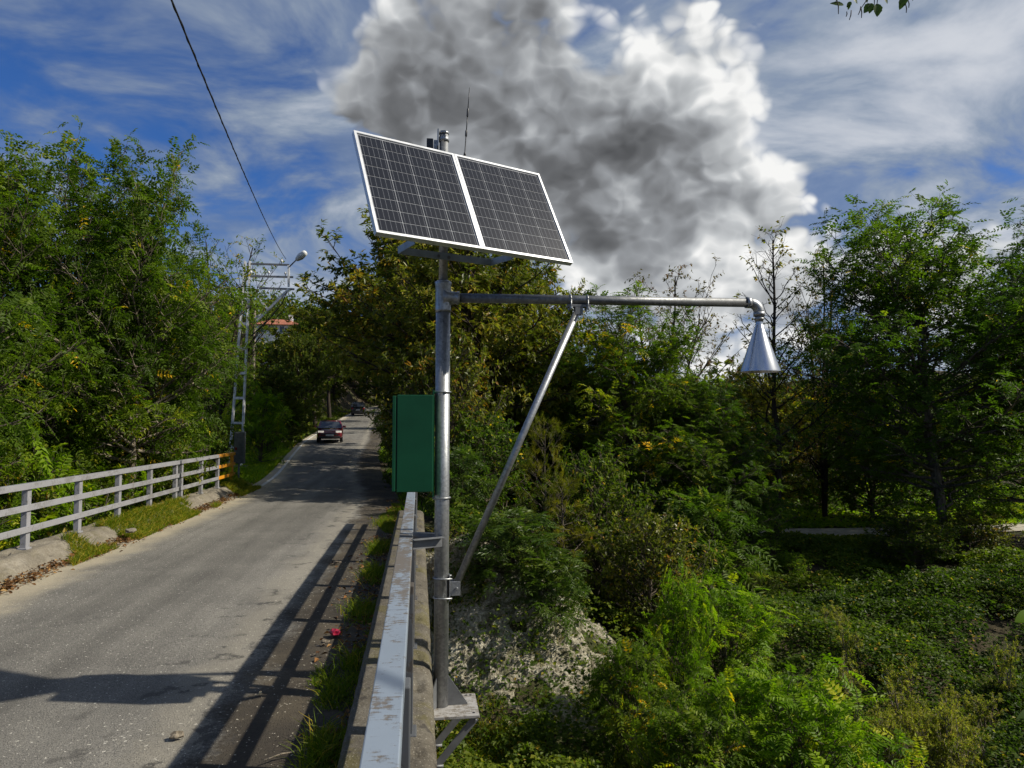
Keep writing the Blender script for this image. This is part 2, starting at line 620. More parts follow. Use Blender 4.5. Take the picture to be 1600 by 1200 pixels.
LEAF_STOPS = {
    'locust': [(0, (.018, .040, .007)), (.45, (.040, .080, .011)), (.80, (.078, .125, .016)), (.93, (.125, .160, .018)), (.965, (.30, .25, .018)), (1, (.42, .27, .02))],
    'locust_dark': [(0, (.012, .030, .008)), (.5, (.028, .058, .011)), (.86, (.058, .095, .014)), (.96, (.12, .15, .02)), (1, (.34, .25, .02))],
    'bright': [(0, (.030, .075, .006)), (.5, (.070, .140, .010)), (.85, (.135, .215, .016)), (1, (.24, .27, .025))],
    'chestnut': [(0, (.026, .036, .009)), (.40, (.055, .070, .013)), (.68, (.105, .112, .020)), (.88, (.165, .150, .026)), (.96, (.20, .125, .022)), (1, (.15, .070, .018))],
    'brown': [(0, (.040, .040, .012)), (.5, (.085, .070, .018)), (.8, (.15, .095, .022)), (1, (.13, .050, .018))],
    'sumac': [(0, (.016, .036, .012)), (.5, (.034, .066, .022)), (.9, (.066, .105, .034)), (1, (.13, .15, .03))],
    'ivy': [(0, (.014, .032, .008)), (.5, (.036, .066, .013)), (.85, (.078, .110, .024)), (.96, (.13, .155, .03)), (1, (.20, .13, .03))],
    'weed': [(0, (.060, .080, .010)), (.5, (.150, .155, .018)), (.85, (.24, .215, .030)), (1, (.27, .19, .04))],
    'grass': [(0, (.035, .070, .008)), (.5, (.075, .130, .012)), (.85, (.15, .19, .022)), (1, (.30, .25, .08))],
    'litter': [(0, (.045, .022, .010)), (.5, (.13, .062, .022)), (.8, (.22, .105, .035)), (1, (.34, .22, .09))],
    'pine': [(0, (.030, .050, .010)), (.5, (.075, .095, .016)), (1, (.17, .165, .028))],
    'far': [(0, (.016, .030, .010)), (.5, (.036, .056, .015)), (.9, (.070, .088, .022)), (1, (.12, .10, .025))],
}

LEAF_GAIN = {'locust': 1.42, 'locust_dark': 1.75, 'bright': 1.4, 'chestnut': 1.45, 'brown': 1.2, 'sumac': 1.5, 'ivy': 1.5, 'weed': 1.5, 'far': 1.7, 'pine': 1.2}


def m_leaf(N, key='locust', trans=.44, rough=.52, spec=.18):
    t = attr(N, 'tint')
    c = N.ramp(t, [(p, tuple(q * k_ * LEAF_GAIN.get(key, 1.0) for q, k_ in zip(c_, (1.0, 1.0, 1.0) if key in ('litter', 'weed', 'brown') else (1.12, 1.08, .55) if key == 'chestnut' else (1.30, 1.10, .45)))) for p, c_ in LEAF_STOPS[key]])
    b = N.new('ShaderNodeBsdfPrincipled')
    N.put(b.inputs['Base Color'], c)
    b.inputs['Roughness'].default_value = rough
    b.inputs['Specular IOR Level'].default_value = spec
    tr = N.new('ShaderNodeBsdfTranslucent')
    N.put(tr.inputs[0], N.v('MULTIPLY', c, (1.45, 1.75, .8)))
    mx = N.new('ShaderNodeMixShader')
    mx.inputs[0].default_value = trans
    N.nt.links.new(b.outputs[0], mx.inputs[1])
    N.nt.links.new(tr.outputs[0], mx.inputs[2])
    return mx.outputs[0]


def m_bark(N, a=(.045, .036, .027), b=(.15, .125, .095)):
    p = N.new('ShaderNodeTexCoord').outputs['Object']
    f = N.noise(N.v('MULTIPLY', p, (9, 9, 1.6)), 2.2, 6, .66)
    return pbsdf(N, N.mix(N.smooth(f, .3, .7), a, b), .92, 0, .2, f, .02)


def m_cell(N):
    p = N.new('ShaderNodeTexCoord').outputs['Object']
    x, y, z = N.xyz(p)
    line = None
    for k in (-.4, -.2, 0, .2, .4):
        l = N.m('LESS_THAN', N.m('ABSOLUTE', N.m('SUBTRACT', x, k * CELL_W)), .0013)
        line = l if line is None else N.m('MAXIMUM', line, l)
    f = N.noise(pos(N), 2.0, 3, .5)
    c = N.mix(f, (.006, .0075, .013), (.011, .013, .021))
    c = N.mix(line, c, (.13, .137, .155))
    return pbsdf(N, c, .28, 0, .22)


CELL_W = .190


def setup_materials():
    M = material
    M('asphalt', m_asphalt)
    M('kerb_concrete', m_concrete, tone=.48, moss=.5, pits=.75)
    M('beam_concrete', m_concrete, tone=.45, moss=.2, pits=.9)
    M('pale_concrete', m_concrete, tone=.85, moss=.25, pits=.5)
    M('soil', m_soil)
    M('rock', m_rock)
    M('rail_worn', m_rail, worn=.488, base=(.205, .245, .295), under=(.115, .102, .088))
    M('rail_shaded', m_rail, worn=.44, base=(.085, .090, .098), under=(.06, .052, .045))  # shade on the posts and lower rails put into the paint colour
    M('plate_worn', m_rail, worn=.50, base=(.34, .33, .315), under=(.17, .15, .125))
    M('rail_grey', m_rail, worn=.46, base=(.27, .27, .285), under=(.17, .165, .16))
    M('rail_yellow', m_rail, worn=.42, base=(.62, .26, .012), under=(.11, .07, .03))
    M('galv', m_galv)
    M('galv_dark', m_galv, dark=.55, rough=.5)
    M('galv_bright', lambda N: pbsdf(N, N.mix(N.noise(N.v('MULTIPLY', N.new('ShaderNodeTexCoord').outputs['Object'], (40, 40, 3)), 1.0, 4, .6), (.46, .47, .48), (.66, .67, .68)), .24, .95, .5))
    M('steel_grey', m_plain, color=(.16, .165, .17), rough=.55, metal=.3)
    M('pale_steel', m_plain, color=(.30, .36, .41), rough=.5, metal=.2)
    M('aluminium', m_plain, color=(.62, .63, .64), rough=.38, metal=.55, var=.05)
    M('backsheet', m_plain, color=(.27, .28, .30), rough=.3, var=.03)
    M('cell', m_cell)
    M('green_paint', m_plain, color=(.0022, .058, .024), rough=.5, spec=.25, var=.08, scale=3, bump=.0006)
    M('black_rubber', m_plain, color=(.012, .012, .013), rough=.7)
    M('black_plastic', m_plain, color=(.018, .018, .02), rough=.45)
    M('white_paint', m_plain, color=(.62, .62, .60), rough=.55, var=.18, scale=5)
    M('line_paint', m_plain, color=(.50, .49, .45), rough=.8, var=.25, scale=9)
    M('grey_cabinet', m_plain, color=(.085, .095, .10), rough=.6, var=.15)
    M('car_red', m_plain, color=(.13, .008, .014), rough=.25, var=.03, coat=.8)
    M('car_dark', m_plain, color=(.014, .015, .018), rough=.28, var=.03, coat=.8)
    M('glass', m_plain, color=(.03, .035, .04), rough=.06, spec=.8, var=.02)
    M('headlight', lambda N: pbsdf(N, (.75, .72, .68), .15, 0, .6, emit=(1, .88, .72), emit_s=.35))
    M('plate', m_plain, color=(.55, .55, .55), rough=.5, var=.03)
    M('red_lens', m_plain, color=(.22, .01, .01), rough=.2)
    M('plaster', m_plain, color=(.66, .66, .64), rough=.85, var=.05, scale=1)
    M('roof_tile', m_plain, color=(.30, .105, .055), rough=.85, var=.22, scale=2)
    M('path_gravel', m_plain, color=(.34, .31, .25), rough=.95, var=.2, scale=4)
    M('red_wrapper', m_plain, color=(.24, .008, .03), rough=.35, var=.25, scale=30)
    M('white_litter', m_plain, color=(.75, .75, .73), rough=.6, var=.04)
    M('cream', m_plain, color=(.60, .47, .27), rough=.9, var=.15, scale=20)
    M('cable', m_plain, color=(.010, .010, .011), rough=.6)
    M('bark', m_bark)
    M('bark_pale', m_bark, a=(.095, .078, .055), b=(.26, .22, .165))
    M('bark_dark', m_bark, a=(.018, .014, .011), b=(.06, .047, .035))
    for k in LEAF_STOPS:
        M('leaf_' + k, m_leaf, key=k, **({'trans': .38, 'rough': .40, 'spec': .32} if k in ('sumac', 'chestnut') else {'trans': .12, 'rough': .8} if k == 'litter' else {}))


setup_materials()

# ------------------------------------------------------------------ the lie of the land
def sstep(t):
    t = np.clip(t, 0, 1)
    return t * t * (3 - 2 * t)


RY = np.array([-90, 19, 23, 27, 32, 40, 51, 70, 95, 112, 130, 150, 200.])
RXL = np.array([-5.45, -5.45, -5.5, -5.7, -6.25, -7.2, -8.3, -9.1, -9.4, -8.6, -5.5, 1.0, 30.])
RXR = np.array([-.43, -.43, -.75, -1.25, -1.7, -2.2, -2.6, -3.6, -4.6, -3.8, -.6, 6.0, 35.])
RZ = np.array([0, 0, .02, .08, .2, .45, .90, 1.85, 3.4, 4.6, 5.9, 7.3, 10.])


def _fine(tab):
    y = np.arange(-90, 200, 1.0)
    v = np.interp(y, RY, tab)
    k = np.hanning(9)
    k /= k.sum()
    return y, np.convolve(np.pad(v, 4, 'edge'), k, 'valid')


_YL, _XL = _fine(RXL)
_XR, _ZR = _fine(RXR)[1], _fine(RZ)[1]
road_l = lambda y: np.interp(y, _YL, _XL)
road_r = lambda y: np.interp(y, _YL, _XR)
road_z = lambda y: np.interp(y, _YL, _ZR)


def bank_y(x):                     # the far end of the ravine under the bridge, askew
    return np.interp(x, [-8, -5.8, 0.1, 2.5, 6], [25.5, 23.4, 14.7, 14.2, 14.0])


def ground(x, y):
    x, y = np.broadcast_arrays(np.asarray(x, float), np.asarray(y, float))
    fr = np.interp(y, [-60, 0, 5, 9, 12, 15, 19, 23, 27, 45, 100, 300], [-6, -4.4, -3.6, -3.2, -2.95, -2.7, -2.35, -2.12, -2.05, -1.7, .5, 4])
    fl = np.interp(y, [-60, 0, 10, 18, 25, 35, 60, 100, 300], [-5, -5, -4, -3.2, -2.2, -.7, 1.4, 4.6, 8])
    s = sstep((x + 6) / 6)
    fl_ = fl * (1 - s) + fr * s
    fl_ = fl_ + (n2(x, y, .22, 3, 1.5) - .5) * .9 * sstep((np.abs(y - 25) - .8) / 3) + (n2(x, y, .03, 3, 4.5) - .5) * 3 * sstep((y - 45) / 40)
    fl_ = fl_ + np.interp(x, [-60, -25, -12], [4, 2.0, 0]) * sstep((y - 5) / 20)
    dx = np.maximum(np.maximum(road_l(y) - 1.3 - x, x - road_r(y) - 1.0), 0)
    dy = np.maximum(bank_y(x) - y, 0)
    d = np.hypot(dx * np.where(x > -3, .72, .8), dy * 1.45)
    t = sstep(1 - d / 3.1)
    inside = dx <= 0
    side = np.where(inside, 0.0, (n2(x, y, .7, 2, 9.) - .35) * .16)
    h = fl_ + (road_z(y) - .06 + side - fl_) * t
    h = h + 29 * np.exp(-((x + 62) / 88) ** 2 - ((y - 265) / 112) ** 2) * (1 - t)
    h = h + 62 * np.exp(-((x - 560) / 300) ** 2 - ((y - 760) / 240) ** 2) + 70 * np.exp(-((x + 700) / 380) ** 2 - ((y - 900) / 300) ** 2)
    return h


def steps(lo, hi, fine, far, grow=1.22):
    a = [0.0]
    mid = list(np.arange(lo, hi + 1e-6, fine))
    s, v, up_ = fine, hi, []
    while v < far:
        s *= grow
        v += s
        up_.append(v)
    s, v, dn = fine, lo, []
    while v > -far:
        s *= grow
        v -= s
        dn.append(v)
    return np.array(dn[::-1] + mid + up_)


def sheet(name, X, Y, Z, mat, tint=None, smooth=True):
    V = np.stack([X, Y, Z], -1).reshape(-1, 3)
    n, m = X.shape
    i = np.arange(n * m).reshape(n, m)
    Fq = np.stack([i[:-1, :-1], i[:-1, 1:], i[1:, 1:], i[1:, :-1]], -1).reshape(-1, 4)
    if np.cross(V[Fq[0, 1]] - V[Fq[0, 0]], V[Fq[0, 2]] - V[Fq[0, 0]])[2] < 0:
        Fq = Fq[:, ::-1]
    return link(name, raw_mesh(name, V, Fq, tint, smooth, mat))


gx, gy = steps(-24, 26, .45, 3200), steps(2, 60, .45, 3200)
GX, GY = np.meshgrid(gx, gy)
tag(sheet('ground', GX, GY, ground(GX, GY), MATS['soil']), kind='structure')

# the road: one sheet, kerb to kerb on the bridge
ry = np.concatenate([np.arange(-20, 30, .25), np.arange(30, 150, 1.0)])
lat = np.linspace(0, 1, 26)
RYY, LT = np.meshgrid(ry, lat, indexing='ij')
xl_, xr_ = road_l(RYY), road_r(RYY)
RX = xl_ + (xr_ - xl_) * LT
RZZ = road_z(RYY) + .03 * np.sin(LT * math.pi) + (n2(RX, RYY, .6, 3, 2.) - .5) * .02
tag(sheet('road', RX, RYY, RZZ, MATS['asphalt'], {'from_left': (RX - xl_).ravel(), 'from_right': (xr_ - RX).ravel()}), kind='structure')

# edge line of the road beyond the bridge
ly = np.concatenate([np.arange(24.5, 45, .5), np.arange(45, 112, 1.5)])
LY, LK = np.meshgrid(ly, [0.0, .13], indexing='ij')
LX = road_l(LY) + .30 + LK
lt = (LX - road_l(LY)) / (road_r(LY) - road_l(LY))
tag(sheet('edge_line', LX, LY, road_z(LY) + .03 * np.sin(lt * math.pi) + .016, MATS['line_paint']), kind='structure')

# footpath across the field on the right
PX, PK = np.meshgrid(np.arange(6.5, 40, .5), [-.85, -.3, .3, .85], indexing='ij')
PY = 25.0 + PK + np.sin(PX * .25) * .35 + np.maximum(PX - 16, 0) * .06
tag(sheet('footpath', PX, PY, ground(PX, PY) + .05, MATS['path_gravel']), kind='structure')


# ------------------------------------------------------------------ the bridge: deck, kerbs with weathered edges
def profile_run(name, prof, ys, mat, parent, amp, pit_from, seed):
    prof = np.asarray(prof, float)
    seg = np.linalg.norm(np.diff(prof, axis=0), axis=1)
    P = np.concatenate([np.linspace(prof[i], prof[i + 1], max(2, int(seg[i] / .035) + 1))[:-1] for i in range(len(seg))] + [prof[-1:]])
    Yg, K = np.meshgrid(ys, np.arange(len(P)), indexing='ij')
    X, Z = P[K, 0], P[K, 1]
    q = np.stack([X * 6, Yg * 6, Z * 6 + seed], -1)
    bump = (NZ(q, 4) - .5) * amp
    pit = np.clip(NZ(np.stack([X * 11, Yg * 8, Z * 11 + seed + 3], -1), 2) - .60, 0, 1) * .30 * (X > pit_from)
    nx = np.gradient(P[:, 1])
    nz = -np.gradient(P[:, 0])
    ln = np.hypot(nx, nz) + 1e-9
    sgn = np.sign((nz / ln)[np.argmax(P[:, 1])]) or 1
    X = X + (sgn * nx / ln)[K] * (bump - pit)
    Z = Z + (sgn * nz / ln)[K] * (bump - pit)
    o = sheet(name, X, Yg, Z, mat)
    o.parent = parent
    return o


bridge = thing('bridge', 'concrete road bridge with raised kerbs crossing the overgrown ravine', 'bridge', (0, 0, 0))
deck = MB()
deck.prism([(-6.05, -16, -.05), (.06, -16, -.05), (.06, 15.4, -.05), (-6.05, 24.2, -.05)], (0, 0, -.72))
deck.build('deck_slab', MATS['beam_concrete'], bridge)
yr = np.concatenate([np.arange(-16, .8, .4), np.arange(.8, 8, .035), np.arange(8, 15.45, .08)])
profile_run('kerb', [(-.43, -.02), (-.43, .245), (-.405, .27), (-.02, .272), (.05, .262), (.095, .235), (.115, .19), (.12, -.74)], yr, MATS['kerb_concrete'], bridge, .014, -.03, 0.)
yl = np.concatenate([np.arange(-16, 5, .4), np.arange(5, 24.3, .08)])
profile_run('kerb', [(-6.12, -.74), (-6.12, .24), (-6.05, .27), (-5.68, .25), (-5.52, .15), (-5.40, .03), (-5.36, -.03)], yl, MATS['pale_concrete'], bridge, .05, -9, 4.)
MB().box(-6.4, .5, -16.6, -16.0, -6, -.06).build('abutment', MATS['beam_concrete'], bridge)

# ------------------------------------------------------------------ railings
Z_TOP = 1.24


def railing(root, x_face, outward, posts, spans, mat_of, rail_w=.10, low=None):
    """outward: +1 when the posts stand on the +x side of the rails."""
    o = outward
    for (y, mk) in posts:
        m = MB()
        a, b = sorted((x_face - o * .045, x_face + o * .042))
        m.box(a, b, y - .055, y + .055, .25, Z_TOP - .092)
        m.box(x_face - .065, x_face + .065, y - .08, y + .08, .252, .280)
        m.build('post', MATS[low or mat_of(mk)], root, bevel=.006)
    for (y0, y1, mk) in spans:
        for kz, (zt, hh) in enumerate(((Z_TOP, .09), (.925, .095), (.605, .095))):
            m = MB()
            if kz == 0:
                a, b = sorted((x_face + o * .022, x_face - o * (rail_w - .022)))
            else:
                a, b = sorted((x_face - o * .048, x_face - o * (rail_w - .026)))
            m.box(a, b, y0, y1, zt - hh, zt)
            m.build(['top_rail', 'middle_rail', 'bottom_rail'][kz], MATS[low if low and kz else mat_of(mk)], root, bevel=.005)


rr = thing('bridge_railing', 'worn pale blue painted steel railing along the kerb beside the instrument pole', 'railing', (-.1, 4.4, .27))
railing(rr, -.066, 1, [(y, 0) for y in np.arange(-5.5, 15, 1.65)], [(-6.5, 3.45, 0), (3.456, 11.6, 0), (11.606, 15.1, 0)], lambda k: 'rail_worn', .103, 'rail_shaded')
lf = thing('bridge_railing', 'long light grey three bar railing on the kerb across the road', 'railing', (-5.8, 12, .27))
railing(lf, -5.83, -1, [(y, 0) for y in np.arange(18.02 - 1.63 * 10, 18.1, 1.63)], [(-6, 8.1, 0), (8.106, 18.1, 0)], lambda k: 'rail_grey')
le = thing('bridge_railing', 'short grey railing section with its end painted orange yellow beside the lattice pole', 'railing', (-5.8, 20, .27))
railing(le, -5.83, -1, [(18.42, 0), (20.05, 0), (21.62, 0), (23.2, 1)], [(18.25, 21.52, 0), (21.526, 23.35, 1)], lambda k: ('rail_grey', 'rail_yellow')[k])

# ------------------------------------------------------------------ pale rock bank under the far end of the bridge
u, v = np.meshgrid(np.linspace(-.6, 4.4, 130), np.linspace(11.3, 14.75, 110))
zz = ground(u, v)
e = .05
nx_, ny_ = -(ground(u + e, v) - ground(u - e, v)) / (2 * e), -(ground(u, v + e) - ground(u, v - e)) / (2 * e)
nn = unit(np.stack([nx_, ny_, np.ones_like(nx_)], -1))
lump = NZ(np.stack([u * 1.6, v * 1.6, zz * 1.6], -1), 5)
crag = np.abs(NZ(np.stack([u * 4.2, v * 4.2, zz * 4.2 + 7], -1), 3) - .5)
rim = sstep(np.minimum(np.minimum(u + .6, 4.4 - u) / .7, np.minimum(v - 11.3, 14.75 - v) / .6))
rim = rim * sstep((n2(u, v, .7, 3, 3.3) - .36 - .10 * sstep((u - 1.8) / 1.5)) / .14 + .35)
dsp = (-.22 + rim * (.30 + (lump - .4) * .55 - crag * .28))[..., None]
RP = np.stack([u, v, zz], -1) + nn * dsp
tag(sheet('rock_face', RP[..., 0], RP[..., 1], RP[..., 2], MATS['rock'], smooth=False), kind='structure')

# ------------------------------------------------------------------ the water level gauge on its pole
G, GD, GB, ST = MATS['galv'], MATS['galv_dark'], MATS['galv_bright'], MATS['steel_grey']
PXc, PYc = .183, 5.60
Z0 = -.05
gauge = thing('gauge_pole', 'galvanised steel pole with twin solar panels, green cabinet and horn sensor on a long arm', 'pole', (PXc, PYc, Z0))
ring = lambda z, r, h: [(PXc, PYc, z), (PXc, PYc, z + h)]
MB().tube([(PXc, PYc, Z0), (PXc, PYc, 3.03)], .057, 28).build('post', G, gauge)
MB().tube([(PXc, PYc, 3.2), (PXc, PYc, 4.475)], .036, 24).build('upper_post', G, gauge)
m = MB()
m.tube([(PXc, PYc, 4.40), (PXc, PYc, 4.44)], .041, 24)
m.tube([(PXc, PYc, 4.462), (PXc, PYc, 4.482)], .0405, 24)
m.build('collar', G, gauge)
m = MB()
m.tube([(PXc, PYc, 3.012), (PXc, PYc, 3.03), (PXc, PYc, 3.04), (PXc, PYc, 3.225), (PXc, PYc, 3.235), (PXc, PYc, 3.255), (PXc, PYc, 3.265)], [.061, .0635, .0625, .0625, .066, .066, .05], 28)
m.tube([(PXc + .0, PYc, 3.13), (PXc + .05, PYc, 3.13), (PXc + .105, PYc, 3.13), (PXc + .107, PYc, 3.13), (PXc + .13, PYc, 3.13)], [.085, .058, .047, .053, .053], 24)
m.build('tee_fitting', G, gauge)
AZ = 3.13
EX = 2.805
arm_y = lambda x: PYc + (x - PXc) * -.012
m = MB()
m.tube([(PXc + .11, PYc, AZ), (EX - .06, arm_y(EX), AZ + .012)], .0375, 24)
m.build('arm', GD, gauge)
m = MB()
c_ = np.array([EX - .055, arm_y(EX), AZ + .012 - .085])
el = [c_ + .085 * np.array([math.sin(t), 0, math.cos(t)]) for t in np.linspace(0, math.pi / 2, 9)]
m.tube(el, .043, 20)
m.tube([el[0] + (-.03, 0, 0), el[0] + (.008, 0, 0)], .047, 20)
m.tube([el[-1] + (0, 0, .008), el[-1] + (0, 0, -.028)], .047, 20)
m.tube([el[-1] + (0, 0, -.02), el[-1] + (0, 0, -.075)], .034, 20)
m.tube([el[-1] + (0, 0, -.045), el[-1] + (0, 0, -.055)], .042, 20)
m.build('elbow', G, gauge)
hx, hy, hz0 = el[-1][0], el[-1][1], el[-1][2] - .07
m = MB()
m.tube([(hx, hy, hz0), (hx, hy, hz0 - .03), (hx, hy, hz0 - .035), (hx, hy, 2.572), (hx, hy, 2.56)], [.030, .030, .033, .163, .166], 40, cap=False)
m.tube([(hx, hy, 2.5605), (hx, hy, 2.575), (hx, hy, hz0 - .04)], [.162, .158, .028], 40, cap=False)
m.build('horn', GB, gauge)

# strut under the arm with its clamps
sa, sb = np.array([1.285, arm_y(1.3) - .0, 3.065]), np.array([PXc + .105, PYc, .845])
MB().tube([sa, sb], .028, 18).build('strut', G, gauge)
m = MB()
m.box(sa[0] - .095, sa[0] + .095, sa[1] - .035, sa[1] + .035, AZ - .058, AZ - .036)
m.box(sa[0] - .035, sa[0] + .03, sa[1] - .034, sa[1] - .026, AZ - .12, AZ - .058)
m.box(sa[0] - .035, sa[0] + .03, sa[1] + .026, sa[1] + .034, AZ - .12, AZ - .058)
m.build('arm_clamp', ST, gauge, bevel=.002)
for dx_ in (-.07, .07):
    m = MB()
    m.tube([(sa[0] + dx_, sa[1] + .042 * math.cos(t), AZ + .003 + .042 * math.sin(t)) for t in np.linspace(0, math.pi, 11)], .006, 8)
    for s in (-1, 1):
        m.tube([(sa[0] + dx_, sa[1] + s * .042, AZ + .003), (sa[0] + dx_, sa[1] + s * .042, AZ - .085)], .006, 8)
        m.tube([(sa[0] + dx_, sa[1] + s * .042, AZ - .058), (sa[0] + dx_, sa[1] + s * .042, AZ - .072)], .013, 6, smooth=False)
    m.build('u_bolt', G, gauge)
m = MB()
m.box(PXc + .058, PXc + .066, PYc - .045, PYc + .045, .75, .95)
m.box(PXc + .066, PXc + .145, PYc - .036, PYc - .029, .79, .90)
m.box(PXc + .066, PXc + .145, PYc + .029, PYc + .036, .79, .90)
m.tube([(sb[0] + .012, PYc - .048, .845), (sb[0] + .012, PYc + .048, .845)], .012, 8)
m.build('strut_clamp', G, gauge, bevel=.002)


def pole_ring(z, name='u_bolt', stick=.05):
    m = MB()
    a = np.linspace(math.pi / 2, 3 * math.pi / 2, 15)
    pts = [(PXc + stick + .03, PYc + .063, z)] + [(PXc + .063 * math.cos(t), PYc + .063 * math.sin(t), z) for t in a] + [(PXc + stick + .03, PYc - .063, z)]
    m.tube(pts, .007, 8)
    m.build(name, G, gauge)


for z in (.775, .925):
    pole_ring(z)
for z in (1.545, 2.375):
    m = MB()
    a = np.linspace(-math.pi / 2, math.pi / 2, 15)
    m.tube([(PXc - .075, PYc - .063, z)] + [(PXc + .063 * math.cos(t), PYc + .063 * math.sin(t), z) for t in a] + [(PXc - .075, PYc + .063, z)], .007, 8)
    m.build('u_bolt', G, gauge)

# the two angle irons that tie the pole to the railing
m = MB()
m.bar((-.04, 5.42, 1.215), (PXc, 5.525, 1.215), .006, .075)
m.bar((-.04, 5.40, 1.252), (PXc + .01, 5.505, 1.252), .05, .006)
m.build('rail_bracket', ST, gauge)
m = MB()
m.bar((-.04, 5.75, 1.215), (PXc, 5.66, 1.215), .006, .075)
m.bar((-.04, 5.77, 1.252), (PXc, 5.68, 1.252), .05, .006)
m.build('rail_bracket', ST, gauge)

# base plate, gussets, brackets to the beam
m = MB()
m.box(.0, .465, 5.38, 5.82, Z0 - .022, Z0)
bp = m.build('base_plate', MATS['plate_worn'], gauge, bevel=.003)
for (bx_, by_) in ((.425, 5.78), (.39, 5.78), (.425, 5.43), (.05, 5.43)):
    MB().tube([(bx_, by_, Z0 + .0005), (bx_, by_, Z0 + .002)], .011, 12).build('bolt_hole', MATS['black_rubber'], bp)
for k, (ax, ay) in enumerate(((1, 0), (-.62, -.78), (-.62, .78))):
    d0 = np.array([ax, ay, 0.])
    s0 = np.array([-ay, ax, 0.]) * .005
    b0 = np.array([PXc, PYc, Z0 + .001])
    MB().prism([b0 + d0 * .050 - s0, b0 + d0 * .205 - s0, b0 + d0 * .205 - s0 + (0, 0, .012), b0 + d0 * .05 - s0 + (0, 0, .235)], 2 * s0).build('gusset', ST, gauge)
for y_ in (5.43, 5.77):
    m = MB()
    m.bar((.44, y_, Z0 - .035), (.125, y_ - .0, Z0 - .40), .055, .008, (0, 1, 0))
    m.bar((.44, y_ + .026, Z0 - .035), (.125, y_ + .026, Z0 - .40), .006, .05, (0, 1, 0))
    m.tube([(.44, y_ - .02, Z0 - .055), (.44, y_ + .05, Z0 - .055)], .010, 8)
    m.tube([(.10, y_, Z0 - .375), (.20, y_, Z0 - .375)], .012, 8)
    m.build('support_strut', ST, gauge)

# control cabinet: body, proud door towards the road, back strip
cx0, cx1 = at_y(620, 700, 5.33)[0], at_y(676.5, 700, 5.33)[0]
cz0, cz1 = at_y(650, 769, 5.33)[2], at_y(650, 617, 5.33)[2]
cab = thing('control_cabinet', None, None, (0, 0, 0))
cab.parent = gauge
cab.location = (-PXc, -PYc, -Z0)
cab['label'] = 'dark green painted steel control cabinet with a plain side'
m = MB()
m.box(cx0, cx1, 5.33, 5.87, cz0, cz1)
m.build('cabinet_body', MATS['green_paint'], cab, bevel=.004)
m = MB()
m.box(cx0 - .034, cx0 - .010, 5.322, 5.878, cz0 + .006, cz1 - .008)
m.build('cabinet_door', MATS['green_paint'], cab, bevel=.003)
MB().box(cx0 - .0105, cx0 + .0005, 5.345, 5.855, cz0 + .02, cz1 - .02).build('door_seal', MATS['black_rubber'], cab)
m = MB()
m.box(cx1 + .0005, cx1 + .012, 5.45, 5.75, cz0 - .05, cz1 + .045)
m.build('mounting_plate', MATS['green_paint'], cab)

# solar panels
pc = np.array([.350, 5.196, 3.805])
paz, ptl = math.radians(64.62), math.radians(61.7)
e1 = np.array([math.sin(paz), math.cos(paz), 0.])
nh = np.array([math.sin(paz + math.pi / 2), math.cos(paz + math.pi / 2), 0.])
e2 = nh * math.cos(ptl) - np.array([0, 0, math.sin(ptl)])
e3 = np.cross(e2, e1)
if e3 @ np.array([0, -1, .3]) < 0:
    e3 = -e3
PW, PH = 1.632, .964
HW = PW / 4 - .002
FR = .019
RW, RH = (2 * (HW - FR)), PH - 2 * FR
cell_me = None
for k in (-1, 1):
    c0 = pc + e1 * k * PW / 4
    pan = bpy.data.objects.new('solar_panel', None)
    COL.objects.link(pan)
    pan.parent = gauge
    M4 = Matrix(((e1[0], -e2[0], e3[0], c0[0] - PXc), (e1[1], -e2[1], e3[1], c0[1] - PYc), (e1[2], -e2[2], e3[2], c0[2] - Z0), (0, 0, 0, 1)))
    pan.matrix_local = M4
    pan['label'] = 'framed dark photovoltaic panel of narrow cells, %s of the pair' % ('higher lit near half' if k < 0 else 'far half')
    del pan['label']
    m = MB()
    hw, hh, d = HW, PH / 2, .036
    for (x0, x1, y0, y1) in ((-hw, hw, hh - FR, hh), (-hw, hw, -hh, -hh + FR), (-hw, -hw + FR, -hh + FR, hh - FR), (hw - FR, hw, -hh + FR, hh - FR)):
        m.box(x0, x1, y0, y1, -d, .004)
    fo = m.build('frame', MATS['aluminium'])
    fo.parent = pan
    m = MB()
    m.box(-hw + FR, hw - FR, -hh + FR, hh - FR, -.012, -.006)
    fo = m.build('backsheet', MATS['backsheet'])
    fo.parent = pan
    m = MB()
    m.box(-.06, .06, .2, .32, -.034, -.0125)
    fo = m.build('junction_box', MATS['black_plastic'])
    fo.parent = pan
    gx_, gy_ = .0075, .0068
    cwid = (RW - .026 - 3 * gx_) / 4
    chei = (RH - .030 - 8 * gy_) / 9
    if cell_me is None:
        t = MB().box(-cwid / 2, cwid / 2, -chei / 2, chei / 2, -.0058, -.0035).build('cell', MATS['cell'])
        cell_me = t.data
        bpy.data.objects.remove(t)
    for i in range(4):
        for j in range(9):
            link('cell', cell_me, pan, (-RW / 2 + .013 + cwid / 2 + i * (cwid + gx_), -RH / 2 + .015 + chei / 2 + j * (chei + gy_), 0))

